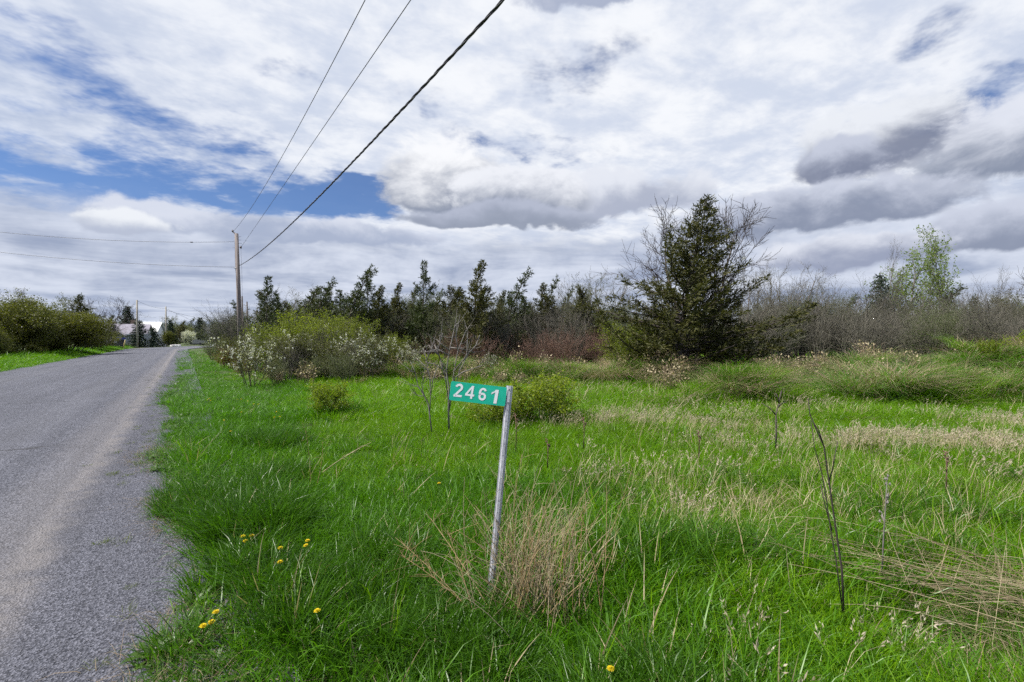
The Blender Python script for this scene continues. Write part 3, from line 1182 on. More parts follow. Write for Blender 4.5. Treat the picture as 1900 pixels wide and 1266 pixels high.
def make_spruce(seed, h, w, mats):
    rg = np.random.default_rng(seed)
    tr, cr = MB(), MB()
    tr.tube([(0, 0, 0), (0, 0, h * .5), (0, 0, h)], [h * .016, h * .010, .01], 7)
    tw = []
    nw = 22
    for k in range(nw):
        t = .05 + .93 * k / nw
        for q in range(8):
            a = q * PI / 4 + k * .37 + rg.uniform(-.25, .25)
            L = w * .5 * (1 - t) ** .85 * rg.uniform(.75, 1.15) + .12
            z = h * t
            pts = []
            for j in range(5):
                f = j / 4
                pts.append(np.array((math.cos(a) * L * f, math.sin(a) * L * f, z - L * .30 * f + L * .28 * f * f)))
            cr.tube(pts, np.linspace(.02, .006, 5), 3, 0, cap=False)
            tw.append((1, pts, None))
    leaves(rg, tw, (1,), 26, h * .045, .34, .05, .25, cr, 1, along=.5, t0=.05)
    return plant('spruce_tree', tr, M['bark'], cr, [M['twig_dark'], mats])


def make_bare_tree(seed, h, stems=1, tm='bark_grey', bm='twig', leafm=None, per_m=3.0, lsize=.08, wind=.03, n=(13, 7, 5), ratio=(.50, .48, .50),
                   ang=(.62, .6, .6), spread=.10, start=.25, rmin=.006, name='bare_tree', twl=3, width=.30, minn=0, jit=.03, trop=(.06, .07, .05, .03), lfrac=1.0):
    rg = np.random.default_rng(seed)
    Q = dict(seg=(9, 6, 4, 3), tip=(.18, .3, .4, .5), wander=(.07, .10, .13, .14), trop=trop, wind=wind, n=n, start=(start, .2, .2),
             ang=ang, ratio=ratio, shape=(lambda t: 1.15 - .75 * t, ONE, ONE), rr=(.5, .5, .55), rmin=rmin)
    out = []
    for s in range(stems):
        a = rg.uniform(0, 6.28)
        sp = spread if stems > 1 else .02
        d = nrm(np.array((math.cos(a) * sp * 3, math.sin(a) * sp * 3, 1.0)))
        p = np.array((math.cos(a) * .08 * stems, math.sin(a) * .08 * stems, -.05)) if stems > 1 else np.array((0, 0, -.05))
        hh = h * (1 if s == 0 else rg.uniform(.7, 1))
        grow(rg, p, d, hh * .86, hh * .0125, 0, Q, out)
    tr, br = split_tubes(out)
    mats = [M[bm]]
    if leafm:
        leaves(rg, out, (twl,), per_m, lsize, .55, jit, 0, br, 1, along=.35, minn=minn, frac=lfrac)
        mats.append(M[leafm])
    return plant(name, tr, M[tm], br, mats, 'crown' if leafm else 'branches')


def make_shrub(seed, h, w, stems=9, tm='twig', bm='twig', leafm=None, per_m=10, lsize=.05, n=(9, 6), rmin=.0035, name='shrub', flower=None,
               fper=4, twiggy=True, wind=.03, jit=.03, ang=(.6, .7), ratio=(.45, .45), r0=.014, lv=(1, 2), aspect=.6, rounded=.5):
    rg = np.random.default_rng(seed)
    Q = dict(seg=(7, 5, 3), tip=(.25, .4, .5), wander=(.11, .16, .18), trop=(.05, .05, .03), wind=wind, n=n, start=(.18, .15), ang=ang, ratio=ratio,
             shape=(lambda t: 1.1 - .5 * t, ONE), rr=(.55, .6), rmin=rmin)
    out = []
    for s in range(stems):
        a = 6.283 * (s + rg.uniform(-.3, .3)) / stems * 1.0
        rr_ = rg.uniform(.1, 1.0)
        sp = w / h * .42 * rr_
        d = nrm(np.array((math.cos(a) * sp, math.sin(a) * sp, 1.0)))
        p = np.array((math.cos(a) * w * .13 * rr_, math.sin(a) * w * .13 * rr_, -.04))
        L = h * (1.02 - rounded * .45 * rr_ * rr_) * rg.uniform(.82, 1.04)
        grow(rg, p, d, L, r0 * h / 2.2, 0, Q, out)
    tr, br = split_tubes(out)
    mats = [M[bm]]
    if leafm:
        leaves(rg, out, lv, per_m, lsize, aspect, jit, 0, br, len(mats), along=.3)
        mats.append(M[leafm])
    if flower:
        leaves(rg, out, (2,), fper, .064, .85, .035, 0, br, len(mats), along=.2, frac=.23, t0=.3, minn=7)
        mats.append(M[flower])
    return plant(name, tr, M[tm], br, mats, 'crown' if leafm else 'branches', 'stems')


PROTO = {}
PROTO['cedar_big'] = make_cedar(3, 7.2, 6.9, 150, 25, [M['cedar_big']], .04, base=.03, irregular=.55, lean=.05, spray=.145, pw=1.15)
PROTO['cedar_a'] = make_cedar(5, 6.0, 3.6, 74, 22, [M['cedar']], .05, irregular=.78, spray=.18, pw=1.0)
PROTO['cedar_b'] = make_cedar(8, 6.5, 4.8, 84, 22, [M['cedar_rust']], .08, irregular=.78, lean=.14, spray=.18, pw=1.0)
PROTO['cedar_c'] = make_cedar(13, 5.5, 2.7, 60, 22, [M['cedar']], .05, irregular=.8, lean=.14, spray=.17, pw=1.1)
PROTO['spruce'] = make_spruce(21, 8, 5.0, M['spruce'])
PROTO['spruce_b'] = make_spruce(22, 5, 3.2, M['spruce'])
PROTO['bare_a'] = make_bare_tree(31, 9.0, 3, n=(16, 8, 5), spread=.085, wind=.0, start=.3, tm='bark', bm='twig_dark', rmin=.011)
PROTO['bare_b'] = make_bare_tree(32, 7.0, 1, n=(15, 7, 4), ang=(.5, .55, .6))
PROTO['bare_c'] = make_bare_tree(33, 6.0, 4, n=(11, 6, 5), wind=.06, spread=.12, tm='bark', bm='twig')
PROTO['budding'] = make_bare_tree(34, 6.0, 3, n=(12, 6, 5), leafm='leaf_grey', per_m=10, lsize=.075, wind=.05, spread=.11, name='budding_tree')
PROTO['poplar'] = make_bare_tree(35, 9.0, 2, n=(17, 7, 5), leafm='leaf_poplar', per_m=8, lsize=.16, wind=.05, ang=(.42, .5, .6), spread=.06, start=.12, name='poplar_tree', minn=2, jit=.06)
PROTO['pale_tree'] = make_bare_tree(36, 8.0, 2, n=(12, 7, 5), leafm='leaf_olive', per_m=9, lsize=.14, name='leafing_tree', start=.2, minn=2, jit=.06)
PROTO['thicket_grey'] = make_shrub(41, 4.0, 4.2, 16, 'twig', 'twig', n=(13, 7), rounded=.4, name='bare_shrub')
PROTO['thicket_grey_b'] = make_shrub(42, 4.0, 3.6, 15, 'bark', 'twig', n=(13, 7), rounded=.3, wind=.06, name='bare_shrub')
PROTO['thicket_red'] = make_shrub(43, 2.6, 3.4, 26, 'twig_red', 'twig_red', n=(9, 4), rounded=.25, name='reddish_shrub', ang=(.35, .45), r0=.010)
PROTO['thicket_olive'] = make_shrub(44, 4.0, 3.8, 14, 'twig', 'twig_green', 'leaf_grey', 14, .055, n=(12, 7), rounded=.55, name='willow_shrub')
PROTO['lime'] = make_shrub(45, 3.2, 3.2, 13, 'bark_grey', 'twig', 'leaf_lime', 27, .070, rounded=.15, n=(10, 7), name='leafing_shrub', jit=.06)
PROTO['olive'] = make_shrub(46, 2.8, 2.8, 13, 'bark_grey', 'twig', 'leaf_olive', 22, .062, rounded=.15, n=(10, 7), name='leafing_shrub', jit=.05)
PROTO['bronze'] = make_shrub(47, 1.9, 2.2, 16, 'twig_red', 'twig_red', 'leaf_bronze', 26, .05, n=(8, 5), name='bronze_shrub', jit=.04)
PROTO['blossom'] = make_shrub(48, 2.3, 2.0, 9, 'bark', 'twig', 'leaf_olive', 24, .045, n=(10, 6), flower='petal', fper=26, name='blossoming_shrub', jit=.05)
PROTO['small_green'] = make_shrub(49, .9, 1.25, 16, 'twig', 'twig_green', 'leaf_fresh', 75, .040, n=(7, 4), name='young_shrub', jit=.025, r0=.010, rmin=.002)
PROTO['hedge'] = make_shrub(50, 5.5, 6.0, 16, 'bark', 'twig', 'leaf_hedge', 24, .13, n=(13, 8), name='hedge_shrub', jit=.16, rounded=.3)
PROTO['hedge_lime'] = make_shrub(51, 5.0, 4.5, 14, 'bark', 'twig', 'leaf_olive', 22, .12, n=(12, 8), name='hedge_shrub', jit=.12, rounded=.8)
PROTO['white_tree'] = make_shrub(52, 4.5, 4.5, 9, 'bark', 'twig', 'petal', 26, .14, n=(10, 6), name='blossoming_tree', jit=.12)

USED = {}


def place(kind, px, Y, top, label, cat, group=None, rz=None, width=None, name=None, x=None, jig=None):
    """set a plant at depth Y along the photo column px, its top reaching the photo row top"""
    pr = PROTO[kind]
    X = (px - 950) / F * Y if x is None else x
    z0 = tz(X, Y)
    h = HT(top, Y) - z0
    s = h / pr['h0']
    o = bpy.data.objects.new(name or pr.name.split('.')[0], None)
    COL.objects.link(o)
    for ch in pr.children:
        c = bpy.data.objects.new(ch.name.split('.')[0], ch.data)
        COL.objects.link(c)
        c.parent = o
    o.location = (X, Y, z0)
    o.rotation_euler = (0, 0, random.uniform(-.5, .5) if rz is None else rz)
    sw = s * (width or 1.0)
    o.scale = (sw, sw, s)
    tag(o, label, cat, group)
    USED[kind] = USED.get(kind, 0) + 1
    return o


random.seed(4)
# --- the big cedar and what stands about it
place('cedar_big', 1255, 19.0, 376, 'large spreading dark cedar standing alone before the brush', 'tree', rz=0.0, width=1.28)
place('bare_a', 1268, 20.0, 348, 'tall leafless ash tree rising out of the large cedar', 'tree', rz=1.6)
place('lime', 1152, 20.0, 585, 'yellow-green leafing shrub against the left flank of the large cedar', 'shrub', width=1.15)
place('olive', 1205, 18.6, 640, 'low olive shrub at the foot of the large cedar', 'shrub', width=1.1)
place('cedar_b', 1335, 20.5, 560, 'small cedar crowding the right side of the large cedar', 'tree', width=1.7)

# --- shrubs along the verge, left of the sign
place('blossom', 465, 16.6, 600, 'white blossoming shrub nearest the road verge', 'shrub', width=1.05)
place('blossom', 682, 19.2, 603, 'white blossoming shrub behind the little green bush', 'shrub', rz=2.1)
place('blossom', 590, 22.5, 596, 'white blossoming shrub deep in the yellow-green thicket', 'shrub', rz=4.0)
place('blossom', 905, 19.5, 650, 'small blossoming shrub with few flowers behind the house number sign', 'shrub', rz=3.0, width=.9)
place('lime', 562, 23.5, 566, 'tall yellow-green leafing shrub between two white blossoming shrubs', 'shrub', width=1.2, rz=1.0)
place('lime', 738, 22.5, 614, 'rounded lime-green shrub at the thicket end by the sapling', 'shrub', width=.75, rz=2.5)
place('olive', 520, 19.5, 618, 'olive shrub beside the white blossom nearest the road', 'shrub', width=1.15, rz=.8)
place('olive', 612, 19.6, 630, 'twiggy olive shrub before the tall yellow-green one', 'shrub', width=1.2, rz=1.9)
place('olive', 650, 23.0, 590, 'olive shrub behind the middle white blossom', 'shrub', width=1.3, rz=2.9)
place('thicket_olive', 575, 18.6, 655, 'low grey-green twiggy shrub at the thicket foot', 'shrub', width=1.2, rz=.4)
place('bronze', 420, 27.0, 640, 'bronze-leaved shrub at the verge edge below the utility pole', 'shrub', width=1.5)
place('bronze', 455, 22.0, 660, 'bronze-leaved shrub behind the white blossom nearest the road', 'shrub', width=1.3, rz=2.0)
place('thicket_olive', 395, 38.0, 628, 'low grey-green shrub far along the verge', 'shrub', width=1.6, rz=2.0)
place('olive', 430, 33.0, 622, 'olive shrub round the foot of the near utility pole', 'shrub', width=1.3, rz=2.0)
place('thicket_grey', 700, 21.0, 640, 'low grey tangled shrub beside the second white blossom', 'shrub', width=1.2)

for (k, px, Y, top, wd, rz, lab) in [
        ('lime', 505, 22.5, 590, 1.25, .2, 'yellow-green shrub directly behind the white blossom nearest the road'),
        ('lime', 620, 22.0, 588, 1.15, 4.2, 'yellow-green shrub between the tall one and the second white blossom'),
        ('olive', 560, 20.0, 612, 1.3, 3.2, 'olive shrub filling the front of the thicket left of its middle'),
        ('olive', 700, 20.6, 618, 1.25, 5.2, 'olive shrub just right of the second white blossom'),
        ('olive', 480, 24.0, 606, 1.35, 1.2, 'olive shrub at the road end of the thicket'),
        ('lime', 655, 24.5, 580, 1.2, 2.2, 'yellow-green shrub rising behind the second white blossom'),
        ('blossom', 545, 20.4, 606, 1.1, 1.1, 'sparsely blossoming shrub in the front of the yellow-green thicket'),
        ('blossom', 636, 20.2, 612, 1.1, 3.4, 'sparsely blossoming shrub just left of the second white blossom'),
        ('blossom', 762, 21.5, 622, 1.0, 5.1, 'small blossoming shrub at the sapling end of the thicket'),
        ('thicket_grey', 535, 19.0, 622, .9, 1.1, 'bare grey twiggy shrub standing in the front of the thicket'),
        ('thicket_grey_b', 660, 19.6, 612, .8, 4.1, 'bare twiggy shrub against the second white blossom'),
        ('thicket_grey_b', 600, 20.8, 585, .7, 2.1, 'bare twiggy bush poking out of the yellow-green thicket'),
        ('thicket_olive', 640, 18.4, 645, 1.3, 2.6, 'low twiggy grey-green shrub before the second white blossom'),
        ('thicket_olive', 510, 17.6, 660, 1.2, 1.6, 'low twiggy grey-green shrub beside the white blossom nearest the road')]:
    place(k, px, Y, top, lab, 'shrub', width=wd, rz=rz)
place('lime', 1185, 19.0, 612, 'second yellow-green shrub under the left boughs of the large cedar', 'shrub', width=1.1, rz=2.0)
# --- cedars standing over the thicket
for (k, px, Y, top, wd, lab) in [
        ('cedar_a', 497, 27, 513, 1.0, 'wind-bent cedar closest to the near utility pole'),
        ('cedar_c', 571, 30, 513, 1.1, 'slim pointed cedar above the yellow-green shrub'),
        ('cedar_c', 540, 32, 532, 1.3, 'low cedar between the bent one and the slim pointed one'),
        ('cedar_c', 640, 28, 494, 1.25, 'sparse forked cedar with a long side limb above the thicket'),
        ('cedar_a', 683, 29, 503, .9, 'narrow ragged cedar above the second white blossom'),
        ('cedar_b', 735, 32, 527, .9, 'low broad cedar between the ragged one and the tall spire'),
        ('cedar_a', 787, 29, 485, .85, 'tall spire-topped cedar left of the sapling'),
        ('cedar_b', 885, 27, 488, 1.05, 'dark broad cedar with swept crown above the house number sign'),
        ('cedar_c', 935, 31, 498, 1.1, 'thin cedar just right of the dark broad one'),
        ('cedar_c', 1002, 34, 508, .9, 'thin leaning cedar above the reddish brush'),
        ('cedar_c', 1034, 36, 527, .9, 'smallest pointed cedar above the reddish brush'),
        ('cedar_b', 1065, 33, 545, .9, 'low dark cedar left of the large lone cedar'),
        ('cedar_a', 606, 31, 545, 1.4, 'squat cedar behind the yellow-green thicket'),
        ('cedar_b', 845, 33, 535, 1.1, 'low cedar tucked behind the dark broad one'),
        ('cedar_c', 1723, 48, 528, 1.6, 'low dark cedar at the feet of the pale poplars'),
        ('cedar_c', 1660, 44, 560, 1.5, 'short cedar half sunk in the grey brush'),
        ('cedar_c', 1555, 46, 545, 1.4, 'stunted cedar over the grey brush right of the bare trees')]:
    place(k, px, Y, top, lab, 'tree', 'cedars standing over the brush', width=wd)
place('spruce_b', 1633, 47, 503, 'dark young spruce under a leafless tree in the brush', 'tree', width=.75)

# --- leafless and budding trees
place('budding', 975, 31, 540, 'rounded grey-green budding willow behind the sign', 'tree', width=1.3, name='budding_tree')
place('budding', 1090, 33, 498, 'budding tree left of the large cedar', 'tree', rz=1.0)
place('bare_c', 1140, 36, 487, 'leafless tree close behind the large cedar on its left', 'tree', width=1.1)
place('bare_c', 1060, 38, 515, 'leafless tree behind the reddish brush', 'tree', rz=2.0)
place('bare_c', 815, 34, 540, 'grey leafless tree beside the spire-topped cedar', 'tree', width=1.1, rz=3.0)
place('thicket_olive', 830, 28, 560, 'big grey-green willow shrub below the spire-topped cedar', 'shrub', width=1.1)
place('bare_c', 1392, 30, 476, 'leafless many-stemmed tree right of the large cedar', 'tree', width=1.0)
place('bare_c', 1448, 32, 488, 'leafless tree in the middle of the bare row', 'tree', rz=1.4)
place('bare_c', 1497, 33, 472, 'leafless wind-swept tree at the end of the bare row', 'tree', rz=-.3)
place('bare_b', 1636, 49, 440, 'thin leafless tree standing behind the dark young spruce', 'tree', width=.55)
place('bare_b', 1840, 52, 490, 'thin leafless tree right of the pale poplars', 'tree', width=.6)
place('bare_a', 1932, 40, 436, 'dark leafless tree at the right edge of the field', 'tree', width=1.1, rz=.5)
place('poplar', 1694, 54, 446, 'pale green poplar, the shorter of the two', 'tree', width=1.3)
place('poplar', 1768, 52, 411, 'pale green poplar, the taller of the two', 'tree', width=.66, rz=1.8)
place('olive', 1880, 45, 540, 'green leafing shrub in the brush at the right edge', 'shrub', width=1.2)
place('bare_c', 535, 36, 522, 'leafless tree among the cedars over the thicket', 'tree')
place('bare_c', 430, 60, 565, 'small leafless tree beyond the near utility pole', 'tree')

# --- brush, massed
BRUSH = []


def brush(n, x0, dx, jx, Y0, Y1, t0, t1, kinds, sections, group, cat='shrub'):
    for i in range(n):
        px = x0 + i * dx + random.uniform(-jx, jx)
        lab = [l for lim, l in sections if px < lim][0].replace(' in the brush ', ' ').replace(' over the brush ', ' ').replace(' filling the brush ', ' ')
        k = random.choice(kinds)
        Y, top = random.uniform(Y0, Y1), random.uniform(t0, t1)
        if k == 'thicket_olive':
            lab = lab.replace('grey leafless', 'grey-green budding').replace('grey-brown shrub', 'grey-green budding shrub')
        lab = ('taller ' if top < (t0 + t1) / 2 else 'lower ') + lab.replace('taller ', '').replace('low ', '')
        o = place(k, px, Y, top, lab, cat, group, width=random.uniform(.9, 1.3), rz=random.uniform(-3, 3))
        BRUSH.append((lab, px, o))


def number_brush():
    words = ['first', 'second', 'third', 'fourth', 'fifth', 'sixth', 'seventh', 'eighth', 'ninth', 'tenth']
    by = {}
    for lab, px, o in BRUSH:
        by.setdefault(lab, []).append((px, o))
    for lab, l in by.items():
        if len(l) > 1:
            for i, (px, o) in enumerate(sorted(l, key=lambda t: t[0])):
                o['label'] = lab + ', ' + words[i] + ' from the left'


GREY = ('thicket_grey', 'thicket_grey_b', 'thicket_olive')
BACK_SEC = [(1480, 'grey leafless shrub in the brush under the row of bare trees'), (1600, 'grey leafless shrub in the brush between the bare row and the young spruce'),
            (1680, 'grey leafless shrub in the brush around the dark young spruce'), (1800, 'grey leafless shrub in the brush under the pale poplars'),
            (9999, 'grey leafless shrub in the brush right of the pale poplars')]
brush(36, 1385, 15.5, 9, 27, 40, 528, 572, GREY, BACK_SEC, 'back brush')
brush(9, 1400, 56, 20, 30, 40, 492, 535, ('bare_c', 'thicket_grey_b'), [(1480, 'taller leafless bush over the brush under the row of bare trees'), (1680, 'taller leafless bush over the brush near the dark young spruce'), (9999, 'taller leafless bush over the brush by the pale poplars')], 'tall back brush')
RED_SEC = [(900, 'reddish-brown twiggy shrub in the brush behind the bare sapling'), (1030, 'reddish-brown twiggy shrub in the brush above the sign post'), (9999, 'reddish-brown twiggy shrub in the brush beside the large cedar')]
brush(16, 770, 25, 8, 24, 30, 590, 622, ('thicket_red',), RED_SEC, 'reddish brush')
MID_SEC = [(640, 'grey-brown shrub in the brush behind the yellow-green thicket'), (800, 'grey-brown shrub in the brush under the spire-topped cedar'), (960, 'grey-brown shrub in the brush under the broad dark cedar'),
           (9999, 'grey-brown shrub in the brush left of the large cedar')]
brush(30, 490, 24, 12, 27, 35, 528, 575, GREY, MID_SEC, 'brush under the cedars')
CED_SEC = [(640, 'low rusty cedar filling the brush behind the yellow-green thicket'), (800, 'low rusty cedar filling the brush beside the spire-topped cedar'), (960, 'low rusty cedar filling the brush round the broad dark cedar'),
           (9999, 'low rusty cedar filling the brush above the reddish shrubs')]
brush(24, 495, 26, 12, 29, 35, 526, 560, ('cedar_b', 'cedar_a', 'cedar_b'), CED_SEC, 'low cedars', 'tree')

number_brush()
# far wood that closes the horizon, one mass
nw = 380
wx = rng.uniform(-62, 120, nw)
wy = rng.uniform(44, 66, nw) + np.abs(wx) * .12
wx = np.concatenate([wx, rng.uniform(44, 80, 70)])
wy = np.concatenate([wy, rng.uniform(18, 46, 70)])
ok = (uv_of(wx, wy)[0] < -4)
wx, wy = wx[ok], wy[ok]
kinds = ['thicket_grey', 'thicket_olive', 'cedar_c', 'thicket_grey_b']
wm = []
for k in kinds:
    pr = PROTO[k]
    mb = MB()
    me = bpy.data.meshes.new('wood_kind')
    bmv, lo, sz, mt, off, mats = [], [], [], [], 0, []
    for ch in pr.children:
        d_ = ch.data
        v = np.zeros(len(d_.vertices) * 3, np.float32); d_.vertices.foreach_get('co', v)
        l = np.zeros(len(d_.loops), np.int32); d_.loops.foreach_get('vertex_index', l)
        t = np.zeros(len(d_.polygons), np.int32); d_.polygons.foreach_get('loop_total', t)
        q = np.zeros(len(d_.polygons), np.int32); d_.polygons.foreach_get('material_index', q)
        mb.v.append(v.reshape(-1, 3)); mb.loops.append(l + mb.n); mb.sizes.append(t); mb.mats.append(q + len(mats))
        mb.smooth.append(np.zeros(len(t), bool)); mb.n += len(v) // 3
        mats += list(d_.materials)
    wm.append(mb.mesh('wood_kind', mats))
s_ = rng.uniform(.75, 1.25, len(wx)) * 1.05
scatter('far_wood', wm, np.stack([wx, wy, terrain(wx, wy)], -1), np.stack([wx * 0, wx * 0, rng.uniform(-3, 3, len(wx))], -1),
        np.stack([s_ * 1.2, s_ * 1.2, s_], -1), rng.choice([0, 0, 1, 2, 2, 3], len(wx)))

# --- left of the road
for (k, px, Y, top, wd, rz, lab) in [
        ('hedge_lime', 40, 40, 536, 1.25, .3, 'tall olive hedge shrub at the left end of the roadside hedge'),
        ('hedge', 128, 47, 574, 1.5, 1.3, 'rounded dark green hedge shrub in the middle of the roadside hedge'),
        ('hedge_lime', 160, 55, 592, 1.2, 2.0, 'brighter green shrub at the house end of the roadside hedge'),
        ('hedge_lime', 75, 43, 575, 1.1, 2.2, 'yellowish shrub between the tall and the rounded hedge shrubs'),
        ('hedge_lime', 15, 36, 628, 1.3, .2, 'low bright green shrub before the tall hedge shrub'),
        ('hedge_lime', 60, 38.5, 636, 1.4, 1.2, 'low yellow-green shrub before the rounded hedge shrub'),
        ('hedge_lime', 95, 46, 566, 1.2, 3.0, 'olive hedge shrub filling behind the rounded dark green one'),
        ('hedge', 172, 58, 602, 1.2, 4.0, 'low dark shrub at the house end of the roadside hedge'),
        ('hedge_lime', 105, 44, 618, 1.5, 5.0, 'low sprawling shrub at the grass foot of the roadside hedge'),
        ('hedge', 62, 45, 556, 1.2, 5.0, 'dark shrub just behind the tall olive hedge shrub'),
        ('hedge', -40, 36, 545, 1.1, 2.8, 'dark hedge shrub just beyond the left end'),
        ('hedge_lime', -10, 33, 600, 1.0, 2.8, 'leafy shrub close to the road at the left end')]:
    place(k, px, Y, top, lab, 'shrub', 'roadside hedge across the road', width=wd, rz=rz)
place('pale_tree', 100, 60, 541, 'pale leafing tree rising behind the roadside hedge', 'tree', width=.9)
place('cedar_b', 155, 62, 548, 'dark evergreen with ragged top behind the roadside hedge', 'tree', width=1.2)
place('bare_a', 183, 66, 548, 'leafless tree between the ragged evergreen and the spruce', 'tree', width=1.2)
place('thicket_grey', 175, 64, 585, 'grey-brown bare shrub under the leafless tree by the house', 'shrub', width=1.6)
place('thicket_grey', 200, 72, 600, 'grey bare shrub behind the white house end', 'shrub', width=1.6)
place('bare_a', 15, 55, 534, 'leafless tree showing over the left end of the hedge', 'tree')

# ------------------------------------------------------------------ houses and things at the bend
M['siding'] = plain('white_siding', (.74, .74, .78), .6, vary=.05)
M['shingle'] = plain('mauve_grey_shingle', (.22, .205, .245), .85, vary=.2, scale=1.5)
M['shingle_dark'] = plain('slate_blue_shingle', (.12, .125, .165), .85, vary=.15, scale=1.5)
M['glass'] = plain('window_glass', (.03, .035, .045), .08, vary=.1)
M['fascia'] = plain('white_fascia', (.78, .78, .76), .5, vary=.03)
M['brick'] = plain('tan_brick', (.28, .20, .15), .9, vary=.2)


def house(name, label, loc, rz, L, D, eave, ridge, wallm, roofm, wins, hip=0.0, chimney=True):
    e = empty(name, loc, rz)
    tag(e, label, 'house')
    mb = MB()
    mb.box((0, 0, eave / 2 - .15), (L, D, eave + .3))
    for sx in (-1, 1):
        x = sx * (L / 2 - .001)
        mb.add([(x, -D / 2, eave), (x, D / 2, eave), (x, 0, ridge - .06)], [(0, 1, 2)])
    obj('wall', mb.mesh('wall', M[wallm]), e)
    rb = MB()
    o_ = .45
    for sy in (-1, 1):
        y0, z0 = sy * (D / 2 + o_), eave - o_ * (ridge - eave) / (D / 2)
        xa, xb = -L / 2 - o_, L / 2 + o_
        nv = [(xa, y0, z0), (xb, y0, z0), (xb, 0, ridge), (xa, 0, ridge)]
        tv = [(p[0], p[1], p[2] + .16) for p in nv]
        rb.add(nv + tv, [(0, 1, 2, 3), (4, 5, 6, 7), (0, 1, 5, 4), (1, 2, 6, 5), (2, 3, 7, 6), (3, 0, 4, 7)])
    ro = obj('roof', rb.mesh('roof', M[roofm]), e)
    if chimney:
        cb = MB(); cb.box((L * .22, .5, ridge + .25), (.7, .7, 1.5))
        obj('chimney', cb.mesh('chimney', M['brick']), ro)
    for sy in (-1, 1):
        fb = MB()
        fb.box((0, sy * (D / 2 + o_ + .02), eave - o_ * (ridge - eave) / (D / 2) + .05), (L + 2 * o_, .06, .22))
        obj('fascia', fb.mesh('fascia', M['fascia']), e)
    for (x, z, w_, h_) in wins:
        fb = MB()
        for (cx, cz, a, b) in ((x - w_ / 2, z, .08, h_), (x + w_ / 2, z, .08, h_), (x, z - h_ / 2 - .04, w_ + .08, .08), (x, z + h_ / 2 + .04, w_ + .08, .08)):
            fb.box((cx, -D / 2 - .03, cz), (a, .10, b))
        fr = obj('window', fb.mesh('window', M['fascia']), e)
        pb = MB(); pb.box((x, -D / 2 - .012, z), (w_ - .08, .02, h_))
        obj('pane', pb.mesh('pane', M['glass']), fr)
    return e


h1 = W(222, 640, 96)
h1.z = tz(h1.x, h1.y)
hs = house('white_house', 'white bungalow with mauve grey roof half hidden by spruces', h1, R(30), 9.6, 7.5, 2.7, 4.6, 'siding', 'shingle',
           [(-3.8, 1.5, 1.2, 1.1), (-.5, 1.5, 1.8, 1.3), (3.2, 1.4, 1.2, 1.2)])
# front gable wing towards the road
gb = MB()
gb.add([(-1.6, -3.77, 0), (1.6, -3.77, 0), (1.6, -6.5, 0), (-1.6, -6.5, 0), (-1.6, -3.77, 2.4), (1.6, -3.77, 2.4), (1.6, -6.5, 2.4), (-1.6, -6.5, 2.4), (0, -6.5, 3.5), (0, -3.77, 3.5)],
       [(2, 3, 7, 6), (1, 2, 6, 5), (3, 0, 4, 7)])
gb.add([(-1.6, -6.5, 2.4), (1.6, -6.5, 2.4), (0, -6.5, 3.5)], [(0, 1, 2)])
obj('porch', gb.mesh('porch', M['siding']), hs)
pr_ = MB()
for sx in (-1, 1):
    nv = [(sx * 2.0, -6.9, 2.2), (sx * 2.0, -3.0, 2.2), (0, -3.0, 3.58), (0, -6.9, 3.58)]
    tv = [(a, b, c + .14) for a, b, c in nv]
    pr_.add(nv + tv, [(0, 1, 2, 3), (4, 5, 6, 7), (0, 1, 5, 4), (1, 2, 6, 5), (2, 3, 7, 6), (3, 0, 4, 7)])
obj('porch_roof', pr_.mesh('porch_roof', M['shingle']), hs)

h2 = W(273, 640, 112)
h2.z = tz(h2.x, h2.y)
house('pale_house', 'pale house with light roof glimpsed right of the roadside pole', h2, R(24), 5.2, 7.0, 3.4, 5.6, 'siding', 'fascia', [(1.6, 1.7, 1.2, 1.2), (-1.6, 1.7, 1.2, 1.2)], chimney=False)
h3 = W(415, 640, 150)
h3.z = tz(h3.x, h3.y)
house('dark_roofed_house', 'low house with long slate blue roof beyond the road bend', h3, R(4), 15.0, 9.0, 2.9, 5.4, 'siding', 'shingle_dark', [(-4, 1.5, 1.2, 1.2), (0, 1.5, 2, 1.3), (4, 1.5, 1.2, 1.2)], chimney=False)

